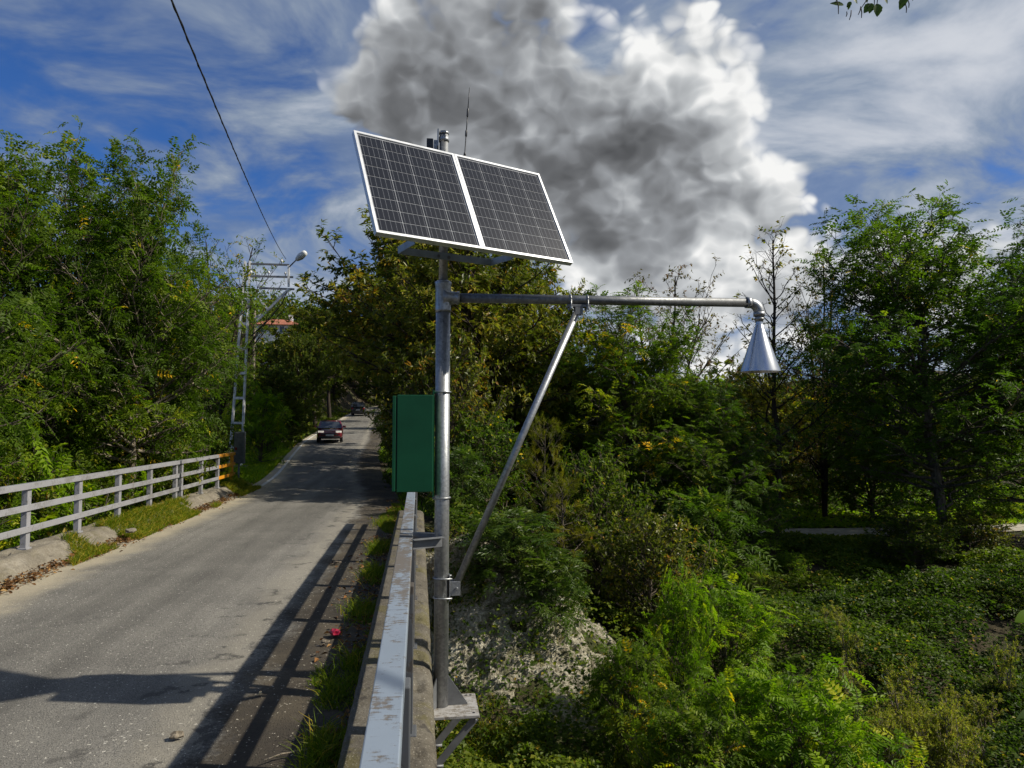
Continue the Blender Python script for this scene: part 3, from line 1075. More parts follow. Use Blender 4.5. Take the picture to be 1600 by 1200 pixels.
# bracket frame that carries the panels: a bent flat bar clamped to the upper post
back = -e3
b_l, b_r = pc - e1 * .52 + e2 * .28 + back * .04, pc + e1 * .42 + e2 * .28 + back * .04
zb = at_y(693, 402, PYc - .05)[2]
c_l, c_r = at_y(622, 391, 5.38), at_y(768, 410, 5.72)
ctr = np.array([PXc - .01, PYc - .045, zb])
m = MB()
m.bar(c_l, c_r, .006, .055)
m.bar(c_l, at_y(648, 376, 5.18), .006, .055)
m.bar(c_r, at_y(800, 400, 5.42), .006, .055)
m.build('panel_bracket', MATS['pale_steel'], gauge)
m = MB()
for s in (-1, 1):
    m.tube([ctr + e1 * s * .045 + nh * .03, ctr + e1 * s * .045 - nh * .03], .013, 8)
m.build('bracket_bolt', ST, gauge)
MB().bar(pc - e1 * .5 - e2 * .34 + back * .05, pc + e1 * .5 - e2 * .34 + back * .05, .04, .03).build('panel_rail', ST, gauge)
MB().bar(pc - e1 * .5 + e2 * .30 + back * .05, pc + e1 * .5 + e2 * .30 + back * .05, .04, .03).build('panel_rail', ST, gauge)
m = MB()
m.bar(pc - e2 * .34 + back * .08, (PXc, PYc - .03, (pc - e2 * .34)[2] + .02), .03, .03)
m.build('panel_stay', ST, gauge)
# logger box behind the pipe's top, and the whip aerial
q = at_y(672, 226, 5.66)
MB().box(q[0] - .028, q[0] + .025, 5.62, 5.70, q[2] - .06, q[2] + .038).build('sensor_box', MATS['black_plastic'], gauge, bevel=.004)
m = MB()
m.box(q[0] + .03, PXc - .043, 5.63, 5.69, q[2] - .05, q[2] + .03)
m.box(PXc - .053, PXc - .044, 5.57, 5.65, q[2] - .04, q[2] + .10)
m.build('sensor_bracket', G, gauge)
a0, a1 = at_y(726, 243, 5.52), at_y(733.5, 137, 5.52)
m = MB()
L = lambda t: a0 + (a1 - a0) * t
m.tube([L(-.25), L(0)], .012, 10)
m.tube([L(0), L(.04), L(.045), L(.3)], [.010, .008, .0042, .0042], 8)
m.tube([L(.27), L(.29), L(.36), L(.38)], [.0042, .009, .009, .0042], 8)
m.tube([L(.36), L(.58)], .0038, 8)
m.tube([L(.56), L(.58), L(.68), L(.70)], [.0038, .008, .008, .0038], 8)
m.tube([L(.68), L(1)], [.0036, .0026], 8)
m.build('aerial', MATS['black_plastic'], gauge)

# ------------------------------------------------------------------ lattice pole by the end of the bridge
LPX, LPY = -8.15, 33.0
lz = float(ground(LPX, LPY))
lat_p = thing('lattice_pole', 'white painted steel lattice pole with crossarms and a lamp at the end of the railing', 'pole', (LPX, LPY, lz))
top_z = at_y(385, 408, LPY)[2]
WL = lambda z: .27 - .16 * (z - lz) / (top_z - lz)
lx = lambda z: LPX + .35 * (z - lz) / (top_z - lz)
for s in (-1, 1):
    for t in (-.10, .10):
        m = MB()
        m.bar((lx(lz) + s * WL(lz), LPY + t, lz - .2), (lx(top_z) + s * WL(top_z), LPY + t, top_z), .055, .055)
        m.build('leg', MATS['white_paint'], lat_p)
zr_ = lz + .9
k = 0
while zr_ < top_z - .3:
    MB().box(lx(zr_) - WL(zr_), lx(zr_) + WL(zr_), LPY - .115, LPY - .10, zr_ - .05, zr_ + .05).build('rung', MATS['white_paint'], lat_p)
    MB().box(lx(zr_) - WL(zr_), lx(zr_) + WL(zr_), LPY + .10, LPY + .115, zr_ - .05, zr_ + .05).build('rung', MATS['white_paint'], lat_p)
    zr_ += 1.12
MB().box(LPX - .55, LPX + .55, LPY - .45, LPY + .45, lz - .3, lz + .12).build('footing', MATS['pale_concrete'], lat_p, bevel=.02)
for (py_, x0_, x1_) in ((412, 386, 452), (431, 377, 458), (450, 405, 460)):
    a, b = at_y(x0_, py_, LPY), at_y(x1_, py_ + 2, LPY)
    MB().bar(a, b, .08, .08).build('crossarm', MATS['steel_grey'], lat_p)
MB().bar(at_y(451, 415, LPY), at_y(451, 448, LPY), .09, .09).build('upright', MATS['white_paint'], lat_p)
MB().bar(at_y(452, 451, LPY), at_y(400, 503, LPY), .1, .1).build('brace', MATS['white_paint'], lat_p)
MB().bar(at_y(402, 464, LPY), at_y(419, 484, LPY), .08, .08).build('brace', MATS['white_paint'], lat_p)
MB().tube([at_y(450, 452, LPY), at_y(440, 475, LPY - .2), at_y(420, 500, LPY - .1), at_y(392, 525, LPY)], .025, 6).build('drop_wire', MATS['cable'], lat_p)
for (px_, py_) in ((392, 426), (420, 427), (446, 428), (440, 409)):
    c0 = at_y(px_, py_, LPY)
    MB().tube([c0 + (0, 0, -.10), c0 + (0, 0, -.02), c0 + (0, 0, 0), c0 + (0, 0, .06), c0 + (0, 0, .10)], [.02, .02, .055, .05, .02], 10).build('insulator', MATS['plaster'], lat_p)
c0, c1 = at_y(462, 407, LPY - .3), at_y(478, 394, LPY - .9)
m = MB()
m.tube([c0, c0 + (c1 - c0) * .15, c0 + (c1 - c0) * .5, c0 + (c1 - c0) * .9, c1], [.03, .10, .16, .13, .03], 12)
lh = m.build('lamp_head', MATS['white_paint'], lat_p)
MB().tube([at_y(452, 417, LPY), c0], .03, 8).build('lamp_arm', MATS['steel_grey'], lat_p)

# grey meter cabinet on its own post in front of the lattice pole
my = 25.6
q0, q1 = at_y(367, 675, my), at_y(382, 724, my)
mg = float(ground((q0[0] + q1[0]) / 2, my))
mb = thing('meter_cabinet', 'narrow grey metal meter cabinet on a thin post behind the yellow rail end', 'cabinet', ((q0[0] + q1[0]) / 2, my, mg))
MB().box(q0[0], q1[0], my - .10, my + .12, q1[2], q0[2]).build('cabinet_body', MATS['grey_cabinet'], mb, bevel=.01)
MB().box(q0[0] + .02, q1[0] - .18, my - .112, my - .1005, q1[2] + .03, q0[2] - .03).build('door', MATS['grey_cabinet'], mb, bevel=.004)
MB().box(q0[0] + .05, q0[0] + .11, my - .118, my - .1125, q0[2] - .62, q0[2] - .53).build('warning_mark', MATS['red_lens'], mb)
MB().tube([((q0[0] + q1[0]) / 2 - .02, my + .03, mg - .1), ((q0[0] + q1[0]) / 2 - .02, my + .03, q1[2] + .05)], .035, 12).build('post', MATS['steel_grey'], mb)

# second lamp post up the road, mostly among leaves
ly_ = 52.0
lp2 = at_y(395, 640, ly_)
g2 = float(ground(lp2[0], ly_))
sl = thing('street_lamp', 'thin wooden lamp post with a small white lamp beyond the lattice pole', 'street lamp', (lp2[0], ly_, g2))
tz = at_y(395, 484, ly_)[2]
MB().tube([(lp2[0], ly_, g2 - .2), (lp2[0], ly_, tz)], [.11, .08], 10).build('post', MATS['bark_pale'], sl)
c0, c1 = at_y(398, 503, ly_ - .3), at_y(409, 491, ly_ - .8)
MB().tube([c0, c0 + (c1 - c0) * .2, c0 + (c1 - c0) * .6, c1], [.04, .15, .2, .06], 10).build('lamp_head', MATS['plaster'], sl)
MB().tube([(lp2[0], ly_, tz - 1.0), c0], .03, 6).build('lamp_arm', MATS['steel_grey'], sl)

# overhead cable from the lattice pole towards and past the camera
ce = at_y(447, 405, LPY)
cs = at_y(268, 0, 6.2)
di = (cs - ce)
pts = [ce + di * t + np.array([0, 0, -.55 * 4 * t * (1.6 - t) / 2.56]) for t in np.linspace(0, 1.6, 60)]
fix = lambda p, t: p + np.array([0, 0, .55 * 4 * 1.0 * .6 / 2.56 * t])
pts = [fix(p, t) for p, t in zip(pts, np.linspace(0, 1.6, 60))]
m = MB()
m.tube(pts, .0095, 8)
cb = m.build('overhead_cable', MATS['cable'])
tag(cb, 'single black overhead cable sloping down across the sky to the lattice pole', 'cable')
m = MB()
tw = []
for i, t in enumerate(np.linspace(0, 1.6, 900)):
    p = fix(ce + di * t + np.array([0, 0, -.55 * 4 * t * (1.6 - t) / 2.56]), t)
    a = t * 250
    tw.append(p + np.array([math.cos(a), 0, math.sin(a)]) * .008)
m.tube(tw, .0055, 5)
m.build('twisted_strand', MATS['cable'], cb)


# ------------------------------------------------------------------ cars
def car(name, label, loc, rotz, paint, dims, rear=False):
    """A car at the origin facing -Y: body lofted from cross sections, glass, lamps, wheels."""
    Lh, Wd, Ht, hood, roof0, roof1 = dims
    root = thing(name, label, 'car', (0, 0, 0))
    st = [(-Lh / 2, .45, .62, .74), (-Lh / 2 + .10, .30, .78, .90), (-Lh / 2 + .55, .24, hood - .08, .98), (-Lh / 2 + 1.15, .22, hood, 1.0), (0, .20, hood + .06, 1.0), (Lh / 2 - .7, .22, hood + .08, 1.0), (Lh / 2 - .12, .28, hood + .06, .95), (Lh / 2, .42, hood - .05, .86)]
    vs, fs = [], []
    n = 12
    for (y, z0, z1, w) in st:
        hw = Wd / 2 * w
        sec = [(-hw * .86, z0), (-hw, z0 + .10), (-hw * 1.0, (z0 + z1) / 2), (-hw * .985, z1 - .10), (-hw * .90, z1 - .015), (-hw * .45, z1 + .02), (hw * .45, z1 + .02), (hw * .90, z1 - .015), (hw * .985, z1 - .10), (hw, (z0 + z1) / 2), (hw, z0 + .10), (hw * .86, z0)]
        vs += [(x, y, z) for x, z in sec]
    for i in range(len(st) - 1):
        fs += [(i * n + j, i * n + (j + 1) % n, (i + 1) * n + (j + 1) % n, (i + 1) * n + j) for j in range(n)]
    fs += [tuple(range(n)), tuple(range((len(st) - 1) * n, len(st) * n))[::-1]]
    m = MB()
    m.add(vs, fs, True)
    m.build('body', MATS[paint], root, bevel=.02)
    hw = Wd / 2
    zc = hood + .04
    A = [(-hw * .93, roof0 - .75, zc), (hw * .93, roof0 - .75, zc), (hw * .93, roof1 + .55, zc), (-hw * .93, roof1 + .55, zc)]
    B = [(-hw * .72, roof0, Ht - .03), (hw * .72, roof0, Ht - .03), (hw * .72, roof1, Ht - .04), (-hw * .72, roof1, Ht - .04)]
    m = MB()
    m.add(A + B, [(0, 1, 5, 4), (1, 2, 6, 5), (2, 3, 7, 6), (3, 0, 4, 7)])
    m.build('window', MATS['glass'], root)
    m = MB()
    m.add([(x * 1.03, y + (-.04 if i < 2 else .04), Ht - .035) for i, (x, y, z) in enumerate(B)] + [(x * .8, y + (.12 if i < 2 else -.12), Ht + .01) for i, (x, y, z) in enumerate(B)],
          [(0, 1, 5, 4), (1, 2, 6, 5), (2, 3, 7, 6), (3, 0, 4, 7), (4, 5, 6, 7), (3, 2, 1, 0)], True)
    m.build('roof', MATS[paint], root)
    for i in range(4):
        MB().bar(A[i], B[i], .07, .07).build('pillar', MATS[paint], root)
    for s in (-1, 1):
        MB().bar((s * hw * .86, .1, zc), (s * hw * .73, .1, Ht - .05), .05, .08).build('pillar', MATS[paint], root)
        MB().obox((s * (hw + .07), roof0 - .45, zc + .10), (1, 0, 0), (0, 1, 0), (0, 0, 1), .10, .06, .07).build('side_mirror', MATS[paint], root, bevel=.02)
        m = MB()
        m.obox((s * hw * .66, -Lh / 2 + .10, .72), unit((1, s * .28, 0)), unit((-s * .28, 1, 0)), (0, 0, 1), .19, .07, .065)
        m.build('headlight', MATS['headlight'], root, bevel=.02)
        m = MB()
        m.obox((s * hw * .76, Lh / 2 - .04, .86), (1, 0, 0), (0, 1, 0), (0, 0, 1), .13, .05, .10)
        m.build('tail_light', MATS['red_lens'], root, bevel=.02)
        for y in (-Lh / 2 + .85, Lh / 2 - .80):
            w = MB()
            xc = s * (hw - .11)
            w.tube([(xc - .10, y, .32), (xc - .09, y, .32), (xc + .09, y, .32), (xc + .10, y, .32)], [.28, .32, .32, .28], 22)
            wo = w.build('wheel', MATS['black_rubber'], root)
            xo = s * (hw - .005)
            MB().tube([(xo - s * .012, y, .32), (xo, y, .32)], [.21, .19], 16).build('rim', MATS['aluminium'], wo)
    MB().box(-hw * .62, hw * .62, -Lh / 2 - .012, -Lh / 2 + .05, .50, .60).build('grille', MATS['black_plastic'], root, bevel=.01)
    MB().box(-hw * .78, hw * .78, -Lh / 2 - .02, -Lh / 2 + .12, .30, .43).build('bumper', MATS['black_plastic'], root, bevel=.02)
    MB().box(-.26, .26, -Lh / 2 - .03, -Lh / 2 - .021, .44, .55).build('number_plate', MATS['plate'], root)
    MB().box(-.26, .26, Lh / 2 + .004, Lh / 2 + .012, .62, .73).build('number_plate', MATS['plate'], root)
    MB().box(-hw * .8, hw * .8, Lh / 2 - .10, Lh / 2 + .02, .30, .46).build('bumper', MATS['black_plastic'], root, bevel=.02)
    root.location = [float(q) for q in loc]
    root.rotation_euler = (0, 0, rotz)
    return root


cy = 50.5
cxp = at_y(516, 690, cy)[0]
car('parked_car' if False else 'car', 'dark red hatchback with headlights on coming down the shaded road', (cxp, cy, float(road_z(cy)) + .02), .10, 'car_red', (3.9, 1.74, 1.47, .92, -.25, 1.35))
cy2 = 92.0
cx2 = at_y(561, 645, cy2)[0]
car('car', 'black estate car seen from behind, driving away under the trees', (cx2, cy2, float(road_z(cy2)) + .02), math.pi + .02, 'car_dark', (4.3, 1.80, 1.68, 1.02, -.45, 1.75))

# ------------------------------------------------------------------ house on the wooded slope
hy_ = 128.0
hc = at_y(437, 523, hy_)
hgz = hc[2] - 3.2
house = thing('house', 'white two storey house with a red tiled hip roof on the wooded slope', 'house', (hc[0], hy_, hgz))
hx0, hx1, hyy0, hyy1 = hc[0] - 3.4, hc[0] + 3.6, hy_ - 3.5, hy_ + 4
zt = at_y(437, 512, hy_)[2]
m = MB()
m.box(hx0, hx1, hyy0, hyy1, min(hgz, float(ground(hc[0], hy_ - 4))) - 1.5, zt)
m.build('wall', MATS['plaster'], house)
rt_ = at_y(437, 505, hy_)[2]
m = MB()
o_ = .7
R0 = [(hx0 - o_, hyy0 - o_, zt + .02), (hx1 + o_, hyy0 - o_, zt + .02), (hx1 + o_, hyy1 + o_, zt + .02), (hx0 - o_, hyy1 + o_, zt + .02)]
R1 = [(hx0 + 2.2, hy_ + .2, rt_ + .7), (hx1 - 2.2, hy_ + .2, rt_ + .7)]
m.add(R0 + R1, [(0, 1, 5, 4), (1, 2, 5), (2, 3, 4, 5), (3, 0, 4), (3, 2, 1, 0)])
ro = m.build('roof', MATS['roof_tile'], house)
MB().box(hx0 + 4.9, hx0 + 5.6, hy_ - .2, hy_ + .5, rt_, rt_ + 1.5).build('chimney', MATS['plaster'], ro)
for fz in (0.6, 3.4):
    for k in range(4):
        xw = hx0 + .6 + k * 1.7
        zb_ = zt - 6.4 + fz + 1.6
        w = MB().box(xw, xw + .9, hyy0 - .05, hyy0 - .005, zb_, zb_ + 1.25).build('window', MATS['plaster'], house)
        MB().box(xw + .08, xw + .82, hyy0 - .065, hyy0 - .051, zb_ + .08, zb_ + 1.17).build('pane', MATS['glass'], w)
MB().box(hx0 + 3.2, hx1, hyy0 - 1.2, hyy0 - .006, zt - 3.1, zt - 2.95).build('balcony', MATS['plaster'], house)

# ------------------------------------------------------------------ litter on the road
def crumple(name, label, cat, px, py, z, size, mat, seed):
    p = at_z(px, py, z)
    r = np.random.RandomState(seed)
    bm = bmesh.new()
    bmesh.ops.create_icosphere(bm, subdivisions=2, radius=1)
    for v_ in bm.verts:
        k_ = .55 + .75 * r.rand()
        v_.co = Vector((v_.co.x * size[0] * k_, v_.co.y * size[1] * k_, max(0, v_.co.z + .6) * size[2] * k_))
    me = bpy.data.meshes.new(name)
    bm.to_mesh(me)
    bm.free()
    me.materials.append(MATS[mat])
    o = link(name, me, None, p)
    return tag(o, label, cat)


crumple('wrapper', 'crumpled crimson foil wrapper lying in the grass strip by the kerb', 'wrapper', 523, 992, .03, (.055, .075, .03), 'red_wrapper', 1)
crumple('dead_leaf', 'curled tan dead leaf lying beside the crimson wrapper', 'leaf', 508, 1005, .035, (.05, .03, .02), 'bark_pale', 2)
crumple('paper_scrap', 'white scrap of paper lying at the dirt edge below the grey railing', 'litter', 238, 817, .04, (.14, .07, .04), 'white_litter', 3)
crumple('dead_leaf', 'dark brown dead leaf lying on bare earth at the asphalt edge', 'leaf', 523, 881, .035, (.09, .045, .03), 'bark', 4)
crumple('pebble', 'small yellow pebble lying on the asphalt near the rail shadow', 'pebble', 407, 1085, .03, (.016, .016, .014), 'cream', 5)
crumple('clod', 'small brown clod of mud on the tar stained asphalt', 'clod', 275, 1153, .03, (.045, .03, .025), 'bark_pale', 6)
for sd, (px_, py_, sz) in enumerate(((18, 876, .11), (30, 868, .07), (205, 832, .09), (150, 835, .08), (8, 884, .07))):
    crumple('stone', ['largest pale broken kerb stone on the dirt below the grey railing', 'grey stone chip lying against the broken kerb stone', 'white limewashed stone on the kerb below the grey railing', 'flat pale stone on the kerb between two railing posts', 'small rounded stone in the leaf litter under the railing'][sd], 'stone', px_, py_, .15, (sz, sz * 1.3, sz * .6), 'pale_concrete', 20 + sd)
m = MB()
q = [at_z(a, b, .04) for a, b in ((412, 1188), (440, 1178), (476, 1172), (505, 1160))]
m.tube(q, [.004, .006, .006, .004], 6)
tag(m.build('twig', MATS['bark_pale']), 'thin dry twig lying across the dirt beside the grass tuft', 'twig')

# ------------------------------------------------------------------ plants
class Soup:
    """Collects vertex and quad arrays with a tint per vertex."""
    def __init__(self):
        self.V, self.F, self.T, self.n = [], [], [], 0

    def add(self, V, Fq, T=None):
        V = np.asarray(V, np.float32).reshape(-1, 3)
        self.V.append(V)
        self.F.append(np.asarray(Fq, np.int32) + self.n)
        self.T.append(np.zeros(len(V), np.float32) if T is None else np.asarray(T, np.float32))
        self.n += len(V)

    def quads(self, Q, T):
        """Q (n,4,3), T (n,)"""
        n = len(Q)
        self.add(Q.reshape(-1, 3), np.arange(4 * n).reshape(n, 4), np.repeat(T, 4))

    def mesh(self, name, mat, smooth=False):
        return raw_mesh(name, np.concatenate(self.V), np.concatenate(self.F), np.concatenate(self.T), smooth, mat)


def perp(D, r):
    """Unit vectors at right angles to D, random about it."""
    return unit(np.cross(D, r.normal(size=D.shape)))


def leaf_quads(P, D, U, L, Wd, fold=.18):
    """Kite-shaped leaves from P along D with face normal U; L, Wd may be arrays."""
    L, Wd = np.broadcast_to(L, len(P))[:, None], np.broadcast_to(Wd, len(P))[:, None]
    S = unit(np.cross(D, U))
    N_ = np.cross(S, D)
    mid = P + D * L * .42
    return np.stack([P, mid + S * Wd * .5 + N_ * Wd * fold, P + D * L - N_ * L * .08, mid - S * Wd * .5 + N_ * Wd * fold], 1)


def pinnate(P, D, U, L, pairs, ll, lw, r, droop=.25):
    """Feathered leaves: leaflets in pairs on a drooping rachis. Returns quads and the leaf index of each."""
    n = len(P)
    U = unit(U - D * np.sum(U * D, 1, keepdims=True))
    S = np.cross(D, U)
    Lc = np.broadcast_to(L, n)[:, None]
    out, idx = [], []
    for j in range(pairs):
        s = (j + 1.0) / (pairs + .6)
        base = P + D * Lc * s - np.array([0, 0, 1.0]) * Lc * droop * s * s
        taper = .75 + .5 * math.sin(math.pi * min(1, s * .9 + .1))
        for sd in (-1, 1):
            dd = unit(S * sd + D * .45 - np.array([0, 0, .22]) + r.normal(size=(n, 3)) * .16)
            uu = unit(U + r.normal(size=(n, 3)) * .22)
            out.append(leaf_quads(base, dd, uu, ll * taper * Lc[:, 0] / np.mean(Lc), lw * taper * Lc[:, 0] / np.mean(Lc)))
            idx.append(np.arange(n))
    base = P + D * Lc * .97 - np.array([0, 0, 1.0]) * Lc * droop
    out.append(leaf_quads(base, unit(D - np.array([0, 0, .4])), U, ll, lw))
    idx.append(np.arange(n))
    return np.concatenate(out), np.concatenate(idx)


def sticks(P0, P1, r0, r1):
    """Three-sided twigs between point arrays."""
    D = unit(P1 - P0)
    a = unit(np.cross(D, np.where(np.abs(D[:, 2:]) > .9, np.array([[1., 0, 0]]), np.array([[0, 0, 1.]]))))
    b = np.cross(D, a)
    n = len(P0)
    ring = []
    for (P, rr_) in ((P0, r0), (P1, r1)):
        rr_ = np.broadcast_to(rr_, n)[:, None]
        for k in range(3):
            t = 2 * math.pi * k / 3
            ring.append(P + rr_ * (a * math.cos(t) + b * math.sin(t)))
    V = np.stack(ring, 1).reshape(-1, 3)
    base = np.arange(n)[:, None, None] * 6
    Fq = (base + np.array([[0, 1, 4, 3], [1, 2, 5, 4], [2, 0, 3, 5]])[None]).reshape(-1, 4)
    return V, Fq


def tube_arr(pts, rad, n=7):
    m = MB()
    m.tube(pts, rad, n, cap=False)
    return np.array(m.v), np.array(m.f)


def grow(r, H, cb, R, nprim, prof, rise=(.25, 1.0), sec_gap=.34, ter_gap=.20, wob=.35, stems=1, trunk_r=.11, sec_len=.42, ter_len=(.22, .5), droop=0.0, top_k=.84):
    """A branching skeleton: returns wood soup and arrays of twig starts, ends and branch ids."""
    wood = Soup()
    T0, T1, BID = [], [], []
    bid = 0
    for sidx in range(stems):
        lean = r.normal(size=2) * (.05 if stems == 1 else .22) * H * .35
        hh = H * top_k * (1 if sidx == 0 else r.uniform(.75, 1.0))
        tz_ = np.linspace(0, 1, 14)
        tx = np.cumsum(r.normal(size=14)) * wob * .035 * H / 3
        ty = np.cumsum(r.normal(size=14)) * wob * .035 * H / 3
        tr = np.stack([tx - tx[0] + lean[0] * tz_ ** 1.3, ty - ty[0] + lean[1] * tz_ ** 1.3, hh * tz_], 1)
        wood.add(*tube_arr(tr, trunk_r * (1 - .86 * tz_) * (1.25 if False else 1) + .008, 9))
        at_t = lambda t: np.array([np.interp(t, tz_, tr[:, k]) for k in range(3)])
        npr = nprim if stems == 1 else int(nprim / stems * 1.2)
        az = r.uniform(0, 6.28)
        for i in range(npr):
            t = cb + (1 - cb) * ((i + r.uniform(0, 1)) / npr) ** .92
            t = min(t, .985)
            az += 2.4 + r.normal() * .45
            u = (t - cb) / (1 - cb)
            reach = R * prof(u) * r.uniform(.62, 1.18)
            el_ = rise[0] + (rise[1] - rise[0]) * u + r.normal() * .13
            d = np.array([math.cos(az) * math.cos(el_), math.sin(az) * math.cos(el_), math.sin(el_)])
            ln = reach / max(.40, math.cos(el_))
            dome = H * (1.0 - .30 * (min(1.0, reach / R)) ** 2) * r.uniform(.94, 1.03)
            ln = min(ln, max(.04 * H, (dome - at_t(t)[2]) / (math.sin(max(el_, .1)) + .12)))
            ln = max(.05 * H, ln)
            k = 7
            s = np.linspace(0, 1, k)
            side = unit(np.cross(d, (0, 0, 1)))
            pts = at_t(t) + d * (ln * s)[:, None] + side * (np.cumsum(r.normal(size=k)) * .045 * ln)[:, None] + np.array([0, 0, 1.]) * ((.12 - droop) * ln * s ** 2)[:, None]
            br = trunk_r * (1 - .8 * t) * .5
            wood.add(*tube_arr(pts, br * (1 - .85 * s) + .004, 5))
            bid += 1
            ns = max(3, int(ln / sec_gap))
            for j in range(ns):
                q = .18 + .82 * (j + r.uniform(.1, .9)) / ns
                p0 = np.array([np.interp(q, s, pts[:, c]) for c in range(3)])
                dd = unit(pts[min(k - 1, int(q * (k - 1)) + 1)] - pts[int(q * (k - 1) * .999)])
                sd = (-1) ** j
                d2 = unit(dd * .75 + side * sd * r.uniform(.5, 1.0) + np.array([0, 0, r.normal() * .35 + .12 - droop]))
                l2 = sec_len * (ln * (1 - q) * .9 + .55) * r.uniform(.7, 1.25)
                s2 = np.linspace(0, 1, 4)
                p2 = p0 + d2 * (l2 * s2)[:, None] + np.array([0, 0, 1.]) * ((.12 - droop) * l2 * s2 ** 2)[:, None] + r.normal(size=(4, 3)) * .03 * l2 * s2[:, None]
                wood.add(*tube_arr(p2, br * .4 * (1 - .8 * s2) + .003, 3))
                nt = max(2, int(l2 / ter_gap))
                for w in range(nt):
                    q2 = .15 + .85 * (w + r.uniform(.1, .9)) / nt
                    p3 = np.array([np.interp(q2, s2, p2[:, c]) for c in range(3)])
                    d3 = unit(d2 * .7 + r.normal(size=3) * .55 + np.array([0, 0, .10 - droop]))
                    T0.append(p3)
                    T1.append(p3 + d3 * r.uniform(*ter_len))
                    BID.append(bid)
                T0.append(p2[-2])
                T1.append(p2[-1])
                BID.append(bid)
    T0, T1, BID = np.array(T0), np.array(T1), np.array(BID)
    wood.add(*sticks(T0, T1, .0045, .002))
    return wood, T0, T1, BID


def tints(r, idb, n, mid=.45, b=.16, l=.13, yellow=0.02, ybranch=0.0):
    nb = idb.max() + 1
    base = r.normal(size=nb) * b
    t = np.clip(mid + base[idb] + r.normal(size=n) * l, 0, .90)
    ysel = r.rand(n) < yellow
    if ybranch:
        ysel |= (r.rand(nb) < ybranch)[idb] & (r.rand(n) < .5)
    t[ysel] = r.uniform(.90, 1.0, ysel.sum())
    return t


def feather_crown(r, T0, T1, BID, per, L, pairs, ll, lw, mid=.45, yellow=.02, ybranch=.02, droop=.25):
    n = len(T0)
    ts = np.concatenate([r.uniform(.25, 1.0, n) for _ in range(per)])
    i = np.tile(np.arange(n), per)
    P = T0[i] + (T1 - T0)[i] * ts[:, None]
    D = unit(unit(T1 - T0)[i] * .55 + perp(unit(T1 - T0)[i], r) * .8 + np.array([0, 0, .05]))
    D = unit(D * np.array([1, 1, .75]))
    U = unit(np.array([0, 0, 1.]) + r.normal(size=D.shape) * .35)
    Q, ix = pinnate(P, D, U, L * r.uniform(.7, 1.25, len(P)), pairs, ll, lw, r, droop)
    tl = tints(r, BID[i], len(P), mid=mid, yellow=yellow, ybranch=ybranch)
    s = Soup()
    s.quads(Q, np.clip(tl[ix] + r.normal(size=len(ix)) * .03, 0, 1))
    # rachis stalks
    return s


def broad_crown(r, T0, T1, BID, per, L, Wd, mid=.45, yellow=.05, ybranch=.05, droop=.35, drop=0.0):
    n = len(T0)
    i = np.tile(np.arange(n), per)
    if drop:
        i = i[r.rand(len(i)) > drop]
    ts = r.uniform(.2, 1.05, len(i))
    P = T0[i] + (T1 - T0)[i] * ts[:, None]
    d0 = unit(T1 - T0)[i]
    D = unit(d0 * .5 + perp(d0, r) * .8 - np.array([0, 0, droop]) * r.uniform(.2, 1.4, (len(i), 1)))
    U = unit(np.array([0, 0, .8]) + r.normal(size=D.shape) * .5)
    sz = r.uniform(.65, 1.25, len(i))
    Q = leaf_quads(P, D, U, L * sz, Wd * sz)
    s = Soup()
    s.quads(Q, tints(r, BID[i], len(i), mid=mid, yellow=yellow, ybranch=ybranch))
    return s


oval = lambda u: max(.12, math.sin(math.pi * min(1, (u * .86 + .14))) ** .75)
cone = lambda u: max(.10, (1 - u) ** .75 * .95 + .08) if u > .12 else .55 + 3 * u
vase = lambda u: max(.15, .45 + .75 * math.sin(math.pi * (u * .78 + .12)) - .25 * u)
PROTO = {}


SIZE = {}


def proto(key, wood, crown, leaf, bark='bark'):
    PROTO[key] = (wood.mesh('trunk', MATS[bark], True), crown.mesh('crown', MATS['leaf_' + leaf]))
    V = np.concatenate(crown.V)
    c = V[:, :2].mean(0)
    SIZE[key] = (float(np.percentile(V[:, 2], 99.7)), float(np.percentile(np.hypot(*(V[:, :2] - c).T), 94)))


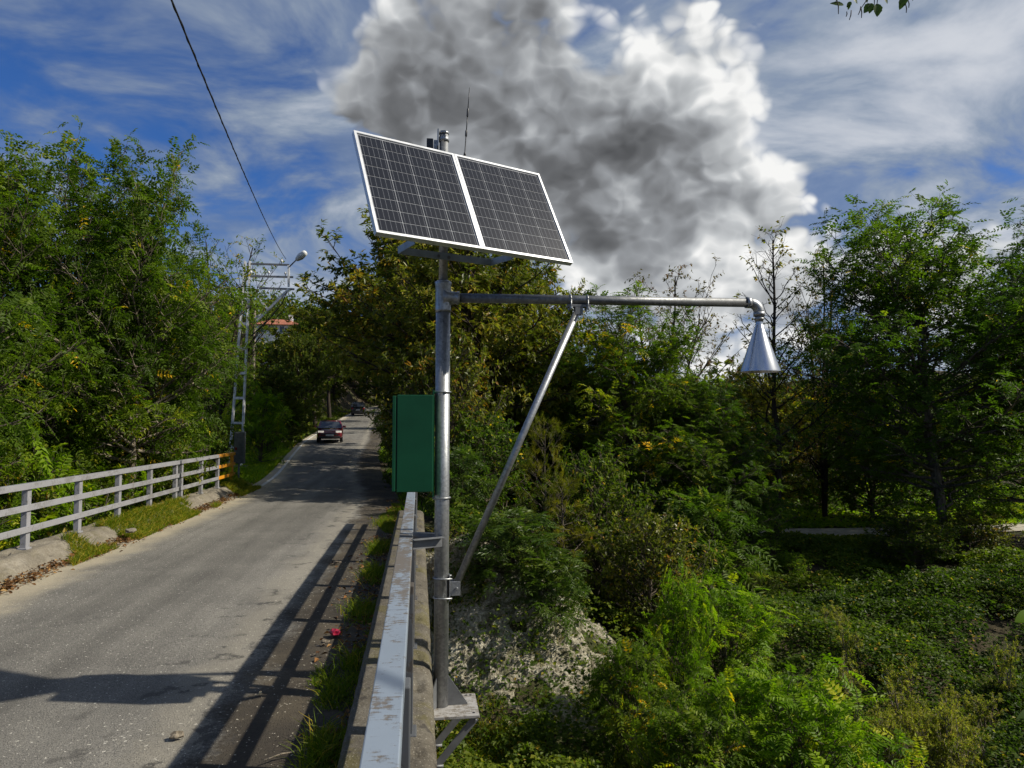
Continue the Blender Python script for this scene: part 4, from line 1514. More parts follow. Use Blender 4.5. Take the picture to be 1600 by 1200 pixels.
def make_protos():
    R_ = np.random.RandomState
    for k, (sd, st, cb) in enumerate(((1, 1, .40), (2, 3, .20), (3, 2, .14))):
        r = R_(100 + sd)
        w, a, b, c = grow(r, 10, cb, 3.1, (64, 78, 78)[k], vase, (.10, 1.05), sec_gap=.28, ter_gap=.19, stems=st, trunk_r=(.12, .10, .11)[k])
        proto('locust%d' % k, w, feather_crown(r, a, b, c, 2, .36, 5, .088, .042, yellow=.012, ybranch=.03), 'locust')
    for k, sd in enumerate((5, 6, 8)):
        r = R_(200 + sd)
        w, a, b, c = grow(r, 10, (.06, .06, .46)[k], 3.7, (84, 84, 70)[k], oval, (.05, 1.1), sec_gap=.30, ter_gap=.20, trunk_r=.16, sec_len=.46, stems=(1, 2, 1)[k])
        proto('chestnut%d' % k, w, broad_crown(r, a, b, c, 10, .20, .072, mid=.50, yellow=.07, ybranch=.10, droop=.45), 'chestnut', 'bark_dark')
    r = R_(31)
    w, a, b, c = grow(r, 10, .22, 1.9, 44, lambda u: .85 - .55 * u, (.55, 1.15), sec_gap=.45, ter_gap=.28, trunk_r=.085, sec_len=.40, top_k=1.0)
    top = a[:, 2] > 6.6
    keep = ~top | (r.rand(len(a)) < .35)
    proto('slender', w, broad_crown(r, a[keep], b[keep], c[keep], 7, .13, .06, mid=.62, yellow=.20, ybranch=.15, droop=.5), 'chestnut', 'bark_dark')
    r = R_(33)
    w, a, b, c = grow(r, 10, .12, 3.0, 50, vase, (.4, 1.15), sec_gap=.42, ter_gap=.25, trunk_r=.10, stems=3, top_k=.9)
    proto('thin_crown', w, broad_crown(r, a, b, c, 6, .13, .055, mid=.5, yellow=.1, ybranch=.15, drop=.2), 'brown', 'bark_dark')
    r = R_(41)
    w, a, b, c = grow(r, 10, .04, 4.0, 70, oval, (.05, 1.05), sec_gap=.42, ter_gap=.28, trunk_r=.18, sec_len=.5, stems=2)
    proto('dense', w, broad_crown(r, a, b, c, 12, .22, .12, mid=.42, yellow=.03, droop=.3), 'far', 'bark_dark')
    r = R_(43)
    w, a, b, c = grow(r, 10, .46, 4.0, 64, oval, (.08, 1.05), sec_gap=.42, ter_gap=.28, trunk_r=.16, sec_len=.5)
    proto('shade', w, broad_crown(r, a, b, c, 12, .22, .12, mid=.42, yellow=.03, droop=.3), 'far', 'bark_dark')
    # shrubs, 2.6 m
    r = R_(51)
    w, a, b, c = grow(r, 2.6, .03, 1.35, 60, oval, (.2, 1.1), sec_gap=.20, ter_gap=.12, trunk_r=.03, stems=5, ter_len=(.12, .3), top_k=.8)
    proto('bush', w, broad_crown(r, a, b, c, 7, .085, .05, mid=.5, yellow=.04, droop=.25), 'ivy')
    r = R_(52)
    w, a, b, c = grow(r, 2.6, .04, 1.3, 48, oval, (.3, 1.1), sec_gap=.24, ter_gap=.17, trunk_r=.026, stems=5, ter_len=(.15, .3), top_k=.8)
    proto('sapling', w, feather_crown(r, a, b, c, 1, .36, 7, .085, .036, mid=.5, yellow=.02, ybranch=.04), 'bright')
    r = R_(53)
    w, a, b, c = grow(r, 2.6, .06, 1.15, 34, oval, (.1, 1.0), sec_gap=.32, ter_gap=.26, trunk_r=.04, stems=3, ter_len=(.15, .3), top_k=.8)
    proto('sumac', w, feather_crown(r, a, b, c, 1, .52, 8, .140, .040, mid=.5, yellow=.0, ybranch=.0, droop=.35), 'sumac', 'bark_dark')
    # small pine: needles in tufts
    r = R_(61)
    w, a, b, c = grow(r, 3.0, .08, 1.0, 30, cone, (.2, .8), sec_gap=.28, ter_gap=.16, trunk_r=.04, ter_len=(.10, .2))
    n = len(a)
    i = np.repeat(np.arange(n), 26)
    P = a[i] + (b - a)[i] * r.uniform(.1, 1, len(i))[:, None]
    D = unit(unit(b - a)[i] + r.normal(size=(len(i), 3)) * .45)
    s = Soup()
    s.quads(leaf_quads(P, D, perp(D, r), .13, .006, 0), tints(r, c[i], len(i), mid=.5, b=.2, yellow=0))
    proto('pine', w, s, 'pine')
    # tall yellow weed, 1.2 m: upright stems with fine leaves
    r = R_(71)
    w, a, b, c = grow(r, 1.25, .12, .16, 22, lambda u: 1.0 - .5 * u, (.8, 1.25), sec_gap=.12, ter_gap=.09, trunk_r=.008, stems=3, ter_len=(.04, .10), wob=.15, sec_len=.25)
    proto('weed', w, broad_crown(r, a, b, c, 10, .045, .016, mid=.5, yellow=.10, droop=.1), 'weed', 'bark_pale')


make_protos()


def plant(name, key, label, cat, x, y, H=None, R=None, top=None, wpx=None, rot=0.0, leaf=None, bark=None, group=None, sink=.12, z=None, slim=.72):
    """A plant of one of the kinds, its foot on the ground; top and wpx give its height and width from the picture."""
    base = SIZE[key]
    gz = float(ground(x, y)) if z is None else z
    if top is not None:
        H = at_y(800, top, y)[2] - gz
    sz = H / base[0]
    if wpx is not None:
        R = wpx / 2 * math.hypot(x, y) / FPX
    sx = sz if R is None else float(np.clip(R / base[1], sz * slim, sz * 1.6))
    o = thing(name, label, cat, (x, y, gz - sink), group)
    o.rotation_euler = (0, 0, rot)
    o.scale = (sx, sx, sz)
    tm, cm = PROTO[key]
    names = ('stem', 'foliage') if base[0] < 6 else ('trunk', 'crown')
    for nm, me, mt in ((names[0], tm, bark), (names[1], cm, leaf)):
        c = link(nm, me, o)
        if mt:
            c.material_slots[0].link = 'OBJECT'
            c.material_slots[0].material = MATS[mt]
    return o


X = lambda px, Y: float(at_y(px, 663, Y)[0])


def on_ground(px, py):
    """Where a pixel's ray meets the ground."""
    rr_ = ray(px, py)
    t = np.linspace(3, 60, 3000) / rr_[1]
    P = np.array([0, 0, EYE]) + rr_ * t[:, None]
    k = np.argmax(P[:, 2] < ground(P[:, 0], P[:, 1]))
    return P[k]


def row(name, cat, group, rows):
    for (key, px, Y, top, wpx, rot, label, kw) in rows:
        plant(name, key, label, cat, X(px, Y), Y, top=top, wpx=wpx, rot=rot, group=group, **kw)

# ------------------------------------------------------------------ trees, told apart by where they root
LD = {'leaf': 'leaf_locust_dark'}
row('locust_tree', 'tree', None, [
    ('locust0', 198, 18.5, 250, 280, .3, 'feathery green locust tree with a bare straight trunk right behind the grey railing', {'bark': 'bark_pale'}),
    ('locust1', 105, 19.0, 222, 330, 1.2, 'tallest forked locust tree behind the grey railing, left neighbour of the straight trunked one', {}),
    ('locust2', -40, 18.0, 262, 300, 2.5, 'broad locust tree behind the grey railing, beside the tallest forked one', {}),
    ('locust1', 225, 24.0, 350, 190, 4.0, 'lower bushy locust between the straight trunked tree and the lattice pole', {}),
    ('locust0', -170, 14.0, 250, 330, 5.1, 'locust tree deepest on the ravine side of the grey railing', {}),
    ('locust2', 330, 41.0, 500, 110, 1.0, 'small locust crown directly behind the lattice pole legs', {}),
])
row('locust_tree', 'tree', None, [
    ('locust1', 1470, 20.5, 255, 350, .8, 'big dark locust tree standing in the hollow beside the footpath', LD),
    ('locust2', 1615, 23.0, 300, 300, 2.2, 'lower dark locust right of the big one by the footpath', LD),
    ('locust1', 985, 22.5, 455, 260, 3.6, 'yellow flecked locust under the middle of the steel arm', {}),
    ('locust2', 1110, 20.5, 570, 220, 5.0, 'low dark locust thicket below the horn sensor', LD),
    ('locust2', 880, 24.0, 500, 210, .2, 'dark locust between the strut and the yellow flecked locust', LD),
    ('locust0', 1330, 30.0, 500, 200, 2.9, 'locust beyond the footpath, between slender tree and big dark locust', {}),
])
row('chestnut_tree', 'tree', None, [
    ('chestnut0', 735, 22.5, 322, 330, .5, 'yellowing chestnut tree rising directly behind the instrument pole', {}),
    ('chestnut2', 632, 33.0, 335, 300, 2.1, 'chestnut arching over the road behind the green cabinet', {}),
    ('chestnut2', 700, 28.5, 352, 250, 4.1, 'chestnut between the cabinet one and the one behind the pole', {}),
    ('chestnut0', 815, 26.5, 395, 240, 3.4, 'chestnut with thin top twigs right of the instrument pole, behind the strut', {}),
    ('chestnut2', 640, 40.0, 420, 230, 4.4, 'chestnut over the shaded road, farther than the one behind the cabinet', {}),
    ('chestnut0', 1180, 28.5, 560, 170, 1.5, 'yellow brown chestnut around the foot of the slender tree', {}),
])
row('slender_tree', 'tree', None, [('slender', 1212, 23.0, 335, 150, 1.0, 'slender nearly bare tree with a thin dark trunk right of the horn sensor', {})])
row('thin_tree', 'tree', None, [
    ('thin_crown', 1030, 29.0, 408, 230, .4, 'thin brown leaved tree whose twigs top out above the steel arm', {}),
    ('thin_crown', 1285, 28.0, 365, 150, 2.2, 'sparse brownish tree between slender tree and big dark locust', {}),
    ('thin_crown', 338, 36.0, 372, 190, 2.0, 'sparse locust like tree whose twigs cover the lattice pole crossarms', {'leaf': 'leaf_locust'}),
])
DK = 'dense dark tree of the avenue '
rows = []
for k, (key, px, Y, top, wpx, lab) in enumerate((
        ('dense', 428, 48.0, 575, 110, 'on the left verge, first beyond the lattice pole'), ('dense', 395, 60.0, 585, 90, 'behind the thin wooden lamp post'),
        ('dense', 470, 60.0, 525, 80, 'on the left verge beside the red hatchback'), ('shade', 492, 68.0, 480, 130, 'on the left verge past the red hatchback'),
        ('shade', 515, 84.0, 500, 120, 'on the left verge before the bend'), ('dense', 545, 124.0, 540, 80, 'at the bend, behind the black car'),
        ('dense', 590, 122.0, 530, 80, 'closing the view at the end of the road'), ('shade', 622, 60.0, 450, 150, 'on the right verge opposite the red hatchback'),
        ('shade', 635, 46.0, 400, 190, 'on the right verge past the leaning chestnut'), ('shade', 610, 78.0, 490, 120, 'on the right verge level with the bend'),
        ('chestnut0', 690, 36.0, 430, 170, 'behind the yellowing chestnut'), ('dense', 522, 104.0, 540, 60, 'on the outside of the bend'), ('dense', 628, 98.0, 500, 100, 'on the inside of the bend'),
        ('shade', 622, 90.0, 470, 120, 'arching over the road before the bend'), ('shade', 612, 106.0, 490, 110, 'arching over the road at the bend'), ('dense', 570, 134.0, 540, 80, 'far behind the bend'),
        ('dense', 428, 98.0, 536, 75, 'hiding the foot of the white house'), ('dense', 400, 104.0, 545, 75, 'left of the foot of the white house'),
        ('dense', 648, 66.0, 560, 70, 'low on the right verge, opposite the bend'), ('dense', 640, 112.0, 520, 90, 'deep on the inside of the bend'))):
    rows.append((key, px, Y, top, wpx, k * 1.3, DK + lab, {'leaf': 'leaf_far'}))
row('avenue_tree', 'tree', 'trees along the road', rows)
rows = []
for k, (px, Y, top, wpx, lab) in enumerate((
        (860, 34.0, 590, 200, 'beyond the dark locust by the strut'), (960, 40.0, 600, 200, 'behind the yellow flecked locust'), (1080, 36.0, 590, 200, 'behind the low dark thicket'),
        (1200, 42.0, 610, 180, 'behind the slender tree'), (1310, 38.0, 600, 180, 'beyond the footpath left of the big locust'), (1420, 44.0, 590, 190, 'behind the big dark locust'),
        (1530, 40.0, 600, 200, 'beyond the footpath right of the big locust'))):
    rows.append((('dense', 'locust1', 'chestnut1')[k % 3], px, Y, top, wpx, k * .9, 'background tree of the field edge ' + lab, {'leaf': ('leaf_chestnut', 'leaf_locust', 'leaf_bright')[k % 3]}))
row('field_tree', 'tree', 'trees at the far edge of the field', rows)

# ------------------------------------------------------------------ shrubs
row('sumac_shrub', 'shrub', None, [
    ('sumac', 800, 13.8, 788, 190, .3, 'dark glossy shrub with long feathered leaves above the pale rock', {}),
    ('sumac', 862, 13.4, 850, 120, 1.9, 'lower dark feathered shrub at the right of the pale rock', {}),
    ('sumac', 735, 15.2, 800, 120, 2.8, 'grey green feathered shrub beside the pole below the cabinet', {}),
    ('sumac', 1095, 17.0, 760, 170, 4.0, 'dark feathered shrub under the low locust thicket', {'leaf': 'leaf_locust_dark'}),
    ('sumac', 715, 16.5, 690, 110, 5.2, 'pale leaved shrub climbing beside the pole above the rail bracket', {}),
])
row('pine_tree', 'tree', None, [('pine', 880, 15.5, 735, 120, .7, 'small yellow green pine between strut foot and locusts', {}),
                                ('pine', 850, 16.8, 640, 90, 2.7, 'taller thin yellow green pine behind the small one', {})])
row('bright_shrub', 'shrub', None, [
    ('sapling', 408, 34.5, 605, 90, .5, 'bright green locust shrub on the verge right of the lattice pole', {}),
    ('sapling', 1065, 11.6, 885, 80, .5, 'upright yellow green locust sapling climbing beside the brown bank', {'slim': .45}),
    ('sapling', 1160, 9.6, 1040, 170, 1.5, 'bright locust shrub in the ravine between the sapling and the ferny one', {}),
    ('sapling', 1250, 8.6, 1050, 240, 2.6, 'ferny vivid green locust shrub lowest in the ravine', {}),
    ('sapling', 1080, 8.6, 1075, 200, 3.9, 'plain green locust shrub in the ravine between rock bank and ferny shrub', {'leaf': 'leaf_locust'}),
    ('sapling', 1130, 12.6, 905, 160, 5.0, 'yellow flecked locust shrub behind the upright sapling', {}),
    ('sapling', 985, 10.6, 985, 110, 2.0, 'small green locust shrub below the cream seed head', {'leaf': 'leaf_locust'}),
    ('sapling', 1575, 27.5, 760, 120, 1.0, 'light green locust shrub beyond the footpath under the lower dark locust', {}),
    ('sapling', 130, 19.0, 660, 190, 1.0, 'bright locust shrub filling the gap behind the middle of the grey railing', {}),
    ('sapling', 20, 15.5, 670, 170, 2.0, 'bright locust shrub behind the grey railing, below the broad locust', {}),
    ('sapling', 265, 23.0, 650, 130, 3.0, 'green locust shrub behind the railing joint', {}),
    ('sapling', 622, 33.0, 610, 55, 3.0, 'bright leaved shrub on the right verge left of the green cabinet', {}),
])
rows = []
for k, (px, Y, top, wpx, lab) in enumerate((
        (70, 16.5, 690, 170, 'below the grey railing by the straight trunk'), (180, 20.0, 640, 170, 'behind the straight locust trunk'), (285, 24.5, 640, 110, 'behind the short railing section'),
        (325, 29.5, 640, 80, 'behind the yellow rail end, left of the lattice pole'), (-60, 15.0, 690, 170, 'below the grey railing under the broad locust'), (418, 42.0, 640, 60, 'on the verge behind the bright shrub'),
        (640, 27.5, 620, 60, 'on the right verge behind the cabinet'), (650, 24.0, 560, 120, 'under the chestnut behind the cabinet'), (760, 18.5, 640, 160, 'under the yellowing chestnut'),
        (930, 17.0, 690, 170, 'under the yellow flecked locust'), (1010, 15.0, 790, 170, 'on top of the brown bank'), (1165, 21.0, 740, 130, 'left of the slender tree'),
        (1420, 19.5, 800, 150, 'at the foot of the big dark locust'), (1505, 20.0, 800, 120, 'right of the big dark locust'),
        (1280, 31.0, 730, 150, 'beyond the footpath'), (1480, 30.0, 700, 190, 'beyond the footpath behind the big locust'), (700, 20.0, 520, 120, 'behind the middle of the instrument pole'),
        (1360, 27.5, 690, 130, 'beyond the footpath gap'), (455, 50.0, 620, 40, 'on the left verge under the avenue trees'))):
    rows.append(('bush', px, Y, top, wpx, k * 2.1, 'leafy green shrub ' + lab, {'leaf': ('leaf_ivy', 'leaf_chestnut', 'leaf_locust_dark')[k % 3]}))
row('leafy_shrub', 'shrub', 'leafy shrubs of the undergrowth', rows)

rows = []
for k, (px, py, H_, R_, lab) in enumerate((
        (1180, 930, .9, .9, 'on the ivy behind the bright locust shrub'), (1330, 960, .7, .8, 'in the middle of the ivy carpet'), (1440, 990, .8, .9, 'on the ivy in front of the big dark locust'),
        (1560, 960, .9, 1.0, 'on the ivy in front of the lower dark locust'), (1390, 1060, .6, .6, 'just behind the yellow weeds'), (1230, 900, .8, .8, 'below the footpath gap'),
        (1570, 1110, .7, .8, 'between the yellow weeds and the thin sapling'), (960, 1110, .6, .6, 'on the bank grass below the cream seed head'), (840, 1150, .5, .55, 'on the bank grass right of the base plate'))):
    P0 = on_ground(px, py)
    plant('bramble', 'bush', 'low bramble mound ' + lab, 'bramble', P0[0], P0[1], H=H_, R=R_, slim=.5, rot=k * 1.7, leaf=('leaf_ivy', 'leaf_locust', 'leaf_bright')[k % 3], group='bramble mounds on the ravine floor')

# tall yellow weeds in the ravine
r = np.random.RandomState(9)
WHERE = ['among the yellow weeds of the ravine', 'standing alone on the ivy carpet', 'at the edge of the weed clump beside the ferny shrub']
for k in range(34):
    px, py = r.uniform(1370, 1525), r.uniform(1150, 1290)
    w_ = 0
    if k > 27:
        px, py = (1312, 1328, 1300, 1325, 1575, 1545)[k - 28], (1015, 1090, 1040, 1130, 1120, 1180)[k - 28]
        w_ = 1
    P0 = on_ground(px, py)
    plant('tall_weed', 'weed', 'tall yellow green feathery weed stem ' + WHERE[w_], 'weed', P0[0], P0[1], H=r.uniform(.9, 1.6), R=r.uniform(.2, .32), slim=.5, rot=r.uniform(0, 6), group='tall yellow weeds in the ravine' if not w_ else 'single weeds on the ivy')


# ------------------------------------------------------------------ ground cover
def mound(x, y):
    a = n2(x, y, .55, 3, 21.)
    return .06 + (np.clip(a - .32, 0, 1) * 2.1 + np.clip(n2(x, y, 1.9, 2, 11.) - .45, 0, 1) * .7) * np.interp(y, [16, 20], [1, .3]) * np.where(x < -3, 1, 1)


def cover(name, label, cat, n, xr, yr, seed, size, key, hfun, reject=None, tall=1.0, mid=.45, yellow=.03):
    r = np.random.RandomState(seed)
    x, y = r.uniform(*xr, n), yr[0] + (yr[1] - yr[0]) * r.rand(n) ** 1.35
    if reject is not None:
        k = ~reject(x, y, r)
        x, y = x[k], y[k]
    n = len(x)
    h = hfun(x, y) * tall
    z = ground(x, y) + h * (1 - .75 * r.rand(n) ** 2.2)
    P = np.stack([x, y, z], 1)
    D = unit(np.concatenate([r.normal(size=(n, 2)), r.normal(size=(n, 1)) * .35 - .1], 1))
    U = unit(np.array([.25, -.1, 1.]) + r.normal(size=(n, 3)) * .45)
    sz = size * r.uniform(.6, 1.35, n) * np.interp(y, [6, 10, 25], [.85, 1.0, 1.5])
    s = Soup()
    t = np.clip(mid + (n2(x, y, .35, 2, 31.) - .5) * 1.1 + r.normal(size=n) * .14, 0, .93)
    ysel = r.rand(n) < yellow
    t[ysel] = r.uniform(.93, 1, ysel.sum())
    s.quads(leaf_quads(P, D, U, sz, sz * .78), t)
    o = link(name, s.mesh(name, MATS['leaf_' + key]))
    return tag(o, label, cat, kind='stuff')


def rocky(x, y):
    return (x > -.5) & (x < 2.6) & (y > 11.6) & (y < 14.5)


def no_right(x, y, r):
    onpath = np.abs(y - (25.0 + np.sin(x * .25) * .35 + np.maximum(x - 16, 0) * .06)) < 1.3
    soil = (np.hypot((x - 3.6) / 1.2, (y - 13.2) / 1.6) < 1) & (r.rand(len(x)) < .85)
    path2 = (x < .35)
    return onpath | (rocky(x, y) & (r.rand(len(x)) < .72)) | path2 | soil | (n2(x, y, .8, 3, 40.) < .33)


cover('ivy_ground_cover', 'low tangle of ivy and bramble leaves carpeting the ravine', 'ground cover', 250000, (.2, 19), (5.5, 24.5), 1, .075, 'ivy', mound, no_right)
cover('ivy_ground_cover', 'dark tangle of leaves on the ravine slope under the grey railing', 'ground cover', 36000, (-17, -6.2), (7, 26), 2, .10, 'ivy', mound, None, tall=1.4)
cover('field_grass', 'sunlit short green growth of the field beyond the footpath', 'ground cover', 30000, (4, 34), (25.8, 40), 3, .10, 'bright', lambda x, y: .12 + 0 * x, None)


def blades(name, label, pts, seed, h, w, key='grass', spread=.5, mid=.5, yellow=.06):
    """Grass: one bent blade per point; h an array or number."""
    r = np.random.RandomState(seed)
    P = np.asarray(pts, float)
    n = len(P)
    h = np.broadcast_to(h, n) * r.uniform(.5, 1.3, n)
    D = unit(np.concatenate([r.normal(size=(n, 2)) * spread, np.ones((n, 1))], 1))
    S = unit(np.cross(D, r.normal(size=(n, 3))))
    bend = unit(np.concatenate([D[:, :2] + r.normal(size=(n, 2)) * .3, -.15 * np.ones((n, 1))], 1))
    M1 = P + D * (h * .6)[:, None]
    Tp = M1 + unit(D + bend * .8) * (h * .45)[:, None]
    w_ = np.broadcast_to(w, n)[:, None]
    s = Soup()
    t = np.clip(mid + r.normal(size=n) * .2, 0, .93)
    ys = r.rand(n) < yellow
    t[ys] = r.uniform(.93, 1, ys.sum())
    s.quads(np.stack([P - S * w_ * .5, P + S * w_ * .5, M1 + S * w_ * .42, M1 - S * w_ * .42], 1), t)
    s.quads(np.stack([M1 - S * w_ * .42, M1 + S * w_ * .42, Tp + S * w_ * .06, Tp - S * w_ * .06], 1), t)
    o = link(name, s.mesh(name, MATS['leaf_' + key]))
    return tag(o, label, 'grass', kind='stuff')


r = np.random.RandomState(77)


def scatter(n, x0, x1, y0, y1, clump, seed, zf, thr=.5):
    r = np.random.RandomState(seed)
    x, y = r.uniform(x0, x1, n), r.uniform(y0, y1, n)
    k = n2(x, y, clump, 3, seed * 1.7) > thr
    x, y = x[k], y[k]
    return np.stack([x, y, zf(x, y)], 1)


road_s = lambda x, y: road_z(y) - .005
strip = scatter(16000, -.86, -.44, 2.2, 19, 1.1, 3, road_s, .43)
strip = strip[np.abs(strip[:, 0] + .56 + .10 * np.sin(strip[:, 1] * 1.3)) < .05 + .26 * n2(strip[:, 0] * 0, strip[:, 1], .8, 2, 8.)]
tuft = []
for (px, py, n, rad) in ((500, 1190, 330, .10), (585, 900, 380, .16), (590, 860, 300, .15), (520, 1090, 90, .07), (600, 820, 300, .2), (560, 960, 240, .12), (546, 1040, 130, .09)):
    c0 = at_z(px, py, .0)
    tuft.append(np.stack([np.clip(c0[0] + r.normal(size=n) * rad * .6, -1.0, -.445), c0[1] + r.normal(size=n) * rad * 1.6, np.zeros(n)], 1))
blades('kerb_grass', 'strip of grass growing in the dirt along the worn railing kerb', np.concatenate([strip] + tuft), 4, np.concatenate([np.full(len(strip), .085), np.full(sum(len(q) for q in tuft), .19)]), .007)
lv = scatter(46000, -5.85, -5.08, 5.5, 24, .9, 6, lambda x, y: road_z(y) + .25 * np.clip((-5.36 - x) / .32, 0, 1), .50)
blades('verge_grass', 'patchy grass and weeds at the foot of the grey railing kerb', lv, 7, .15, .010, mid=.6, yellow=.2)
gl = scatter(26000, -11, -5.6, 24.3, 44, .5, 9, lambda x, y: ground(x, y) - .02, .30)
gl = gl[gl[:, 0] < road_l(gl[:, 1]) - .05]
blades('verge_grass', 'bright grass verge around the lattice pole', gl, 10, .24, .022, key='bright', mid=.6)
gr = scatter(12000, -2.6, 1.5, 17, 48, .5, 11, lambda x, y: ground(x, y) - .02, .36)
gr = gr[gr[:, 0] > road_r(gr[:, 1]) + .03]
blades('verge_grass', 'grass verge along the right side of the road behind the cabinet', gr, 12, .26, .022, key='bright', mid=.5)
gl2 = scatter(16000, -17, -7.5, 44, 105, .3, 13, lambda x, y: ground(x, y) - .02, .3)
gl2 = gl2[gl2[:, 0] < road_l(gl2[:, 1]) - .1]
blades('verge_grass', 'shaded grass verge along the left side of the climbing road', gl2, 14, .4, .05, key='grass', mid=.4)
bk = scatter(26000, .15, 5.2, 6.5, 12.5, .8, 15, lambda x, y: ground(x, y) - .02, .40)
rk = scatter(9000, -.3, 4.6, 11.4, 14.7, 1.6, 18, lambda x, y: ground(x, y) + .05, .56)
blades('bank_grass', 'dry grass tufts clinging to the pale rock bank', rk, 19, .16, .010, mid=.62, yellow=.35)
blades('bank_grass', 'sunlit grass and weeds on the ravine bank below the base plate', bk, 16, .22, .012, mid=.6, yellow=.18)

# fallen leaves along the kerbs
r = np.random.RandomState(5)
n = 4200
x = np.concatenate([-5.42 + np.abs(r.normal(size=n)) * .17, -.47 - np.abs(r.normal(size=n // 3)) * .22])
y = np.concatenate([r.uniform(6, 24, n), r.uniform(2.5, 20, n // 3)])
k = n2(x, y, 1.0, 2, 6.) > .42
x, y = x[k], y[k]
P = np.stack([x, y, road_z(y) + .02 + r.rand(len(x)) * .03 + .25 * np.clip((-5.36 - x) / .32, 0, 1)], 1)
D = unit(np.concatenate([r.normal(size=(len(x), 2)), r.normal(size=(len(x), 1)) * .25], 1))
U = unit(np.array([0, 0, 1.]) + r.normal(size=(len(x), 3)) * .4)
s = Soup()
sz = r.uniform(.03, .08, len(x))
s.quads(leaf_quads(P, D, U, sz, sz * .6, .25), r.rand(len(x)))
tag(link('fallen_leaves', s.mesh('fallen_leaves', MATS['leaf_litter'])), 'brown fallen leaves gathered along both kerbs', 'leaf litter', kind='stuff')

# cream seed head on the brown bank
c0 = on_ground(1000, 978)
sh = thing('seed_head', 'pale cream fan shaped dry seed head on the brown bank', 'seed head', c0)
n = 1500
a = r.uniform(-1.3, 1.3, n)
D = unit(np.stack([np.sin(a), r.normal(size=n) * .5 - .35, np.cos(a) * .9 + .1], 1))
P = D * .02 + np.array([0, 0, .06])
s = Soup()
s.quads(leaf_quads(P, D, perp(D, r), r.uniform(.16, .25, n), .034, .1), r.rand(n))
link('plume', s.mesh('plume', MATS['cream']), sh)
MB().tube([c0 - (0, 0, .1), c0 + (0, 0, .10)], [.02, .012], 6).build('stalk', MATS['bark_pale'], sh)


# ------------------------------------------------------------------ near leaves reaching into the frame
def near_leaf(parent, p, d, up_, L, Wd, mat, teeth=.06):
    p, d = np.asarray(p, float), unit(d)
    s_ = unit(np.cross(d, up_))
    n_ = np.cross(s_, d)
    m = MB()
    k = 9
    t = np.linspace(0, 1, k)
    half = np.sin(np.pi * np.clip(t, .02, .985) ** .8) ** .8 * Wd / 2
    half = half * (1 + teeth * np.where(np.arange(k) % 2, 1, -1))
    mid = [p + d * L * q - n_ * L * .12 * q * q for q in t]
    vs = mid + [mid[i] + s_ * half[i] + n_ * half[i] * .25 for i in range(k)] + [mid[i] - s_ * half[i] + n_ * half[i] * .25 for i in range(k)]
    fs = []
    for i in range(k - 1):
        fs += [(i, i + 1, k + i + 1, k + i), (i + 1, i, 2 * k + i, 2 * k + i + 1)]
    m.add(vs, fs, True)
    o = m.build('leaf', MATS[mat], parent)
    a = o.data.attributes.new('tint', 'FLOAT', 'POINT')
    a.data.foreach_set('value', np.full(len(o.data.vertices), .35, np.float32))
    return o


ob_y = 3.6
o0 = at_y(1360, -60, ob_y)
ob = thing('overhanging_branch', 'dark round toothed leaves and catkins hanging in at the top of the sky', 'branch', o0)
m = MB()
tw0 = [at_y(1290, -30, ob_y), at_y(1340, -22, ob_y), at_y(1390, -26, ob_y), at_y(1440, -20, ob_y)]
m.tube(tw0, .004, 6)
m.build('twig', MATS['bark_dark'], ob)
AX, AY = 6.2, -1.4
MB().tube([tw0[-1], np.array([2.9, 3.1, tw0[-1][2] + .25]), np.array([3.9, 1.9, tw0[-1][2] + .35]), np.array([5.1, .2, tw0[-1][2] + .1]), np.array([AX, AY, tw0[-1][2] - .9])], [.004, .010, .018, .030, .045], 8).build('bough', MATS['bark_dark'], ob)
plant('alder_tree', 'thin_crown', 'dark alder standing beside the bridge whose bough hangs into the sky', 'tree', AX, AY, H=9.5, R=2.2, rot=.6, leaf='leaf_sumac')
for (px, py, qx, qy, L, wd) in ((1318, 8, 1296, 3, .075, .032), (1330, 3, 1322, 12, .035, .025), (1332, -4, 1340, 4, .05, .03), (1327, 5, 1325, 20, .035, .02), (1360, 6, 1348, 23, .06, .045),
                                 (1362, 5, 1358, 26, .055, .04), (1370, 6, 1372, 26, .068, .06), (1380, -6, 1391, 9, .05, .03), (1414, -8, 1405, 19, .085, .05), (1424, -10, 1428, 4, .04, .02), (1352, -10, 1356, 4, .05, .03)):
    p, q_ = at_y(px, py, ob_y), at_y(qx, qy, ob_y + .01)
    near_leaf(ob, p, q_ - p, (0, -1, .25), L, wd, 'leaf_sumac')
for (px, py, qx, qy) in ((1308, 0, 1310, 22), (1323, 18, 1322, 26), (1330, 16, 1327, 31), (1345, 10, 1341, 23), (1345, 10, 1346, 28), (1358, -8, 1346, 12), (1415, 6, 1416, 20), (1419, 0, 1420, 12), (1309, -20, 1306, 4), (1365, -20, 1366, 8), (1372, -22, 1370, 8)):
    MB().tube([at_y(px, py, ob_y), at_y((px + qx) / 2 + 1, (py + qy) / 2, ob_y), at_y(qx, qy, ob_y)], [.0022, .003, .002], 6).build('catkin', MATS['bark_dark'], ob)
e_y = 3.3
eb = thing('young_sapling', 'thin sapling whose few big green leaves reach in low beside the weeds', 'sapling', at_y(1660, 1040, e_y))
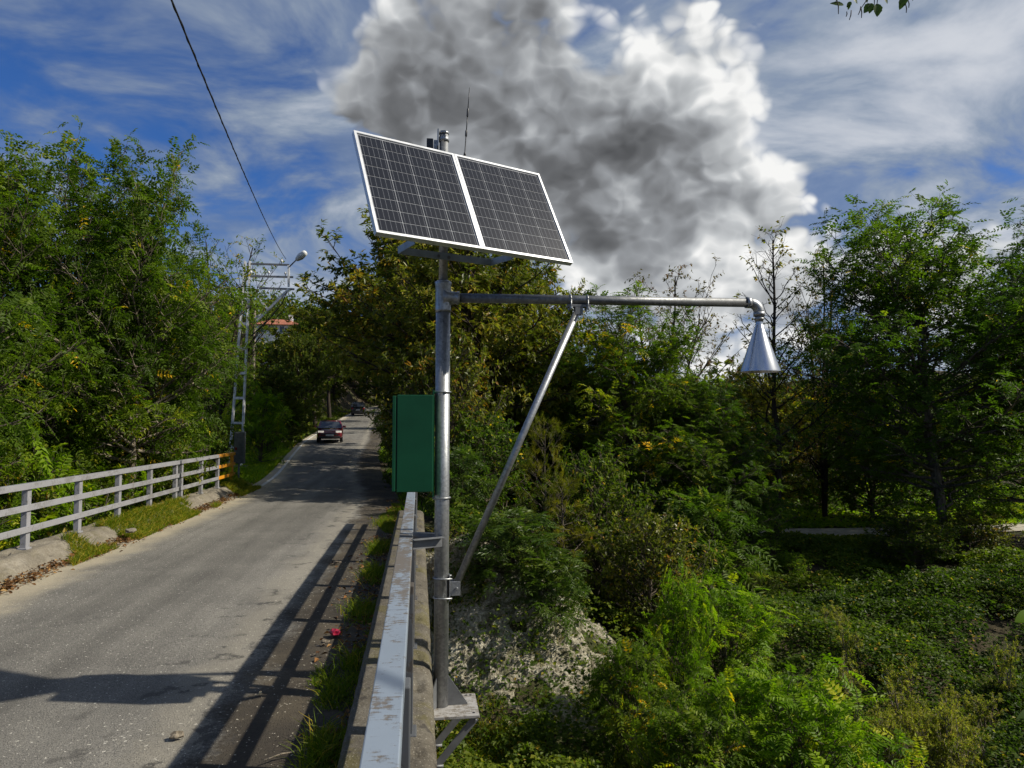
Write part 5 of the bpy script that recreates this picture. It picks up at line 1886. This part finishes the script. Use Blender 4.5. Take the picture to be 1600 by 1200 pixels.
MB().tube([at_y(1660, 960, e_y), at_y(1640, 1040, e_y), at_y(1650, 1180, e_y), np.array([at_y(1650, 1180, e_y)[0] + .1, e_y, -1.2]), np.array([at_y(1650, 1180, e_y)[0] + .15, e_y, float(ground(at_y(1650, 1180, e_y)[0] + .15, e_y)) - .1])], [.003, .004, .006, .011, .016], 6).build('stem', MATS['bark'], eb)
for (px, py, qx, qy, L, wd, mt) in ((1622, 960, 1574, 972, .13, .08, 'leaf_bright'), (1625, 1110, 1566, 1126, .13, .05, 'leaf_sumac'), (1640, 1180, 1600, 1190, .12, .07, 'leaf_sumac')):
    p, q_ = at_y(px, py, e_y), at_y(qx, qy, e_y)
    near_leaf(eb, p, q_ - p, (0, -.6, 1), L, wd, mt, 0)

# ------------------------------------------------------------------ far woods on the slopes
r = np.random.RandomState(3)
s = Soup()
cen = []
for _ in range(2600):
    y = r.uniform(85, 420)
    x = r.uniform(-260, 240)
    if abs(x + 7) < 9 and y < 160:
        continue
    if x > -3 and y < 60:
        continue
    hp = (x - hc[0]) * 1.0
    if abs(x / y - hc[0] / hy_) < .075 and y < hy_ + 6:
        continue
    if abs(x / y + .13) > 1.1:
        continue
    cen.append((x, y))
cen = np.array(cen)
m_ = 60
cz = ground(cen[:, 0], cen[:, 1])
ht = r.uniform(5, 11, len(cen))
i = np.repeat(np.arange(len(cen)), m_)
dirs = unit(r.normal(size=(len(i), 3)))
rad = r.uniform(.55, 1.0, (len(i), 1))
P = np.stack([cen[i, 0], cen[i, 1], cz[i] + ht[i] * .58], 1) + dirs * rad * np.stack([ht[i] * .36, ht[i] * .36, ht[i] * .46], 1)
D = unit(r.normal(size=(len(i), 3)))
U = unit(dirs + r.normal(size=D.shape) * .5)
sz = r.uniform(.6, 1.3, len(i))
s.quads(leaf_quads(P, D, U, sz, sz * .8), np.clip(.45 + r.normal(size=len(cen))[i] * .18 + r.normal(size=len(i)) * .12, 0, 1))
tag(link('far_wood', s.mesh('far_wood', MATS['leaf_far'])), 'far wooded slopes closing the view behind the house and field', 'woodland', kind='stuff')
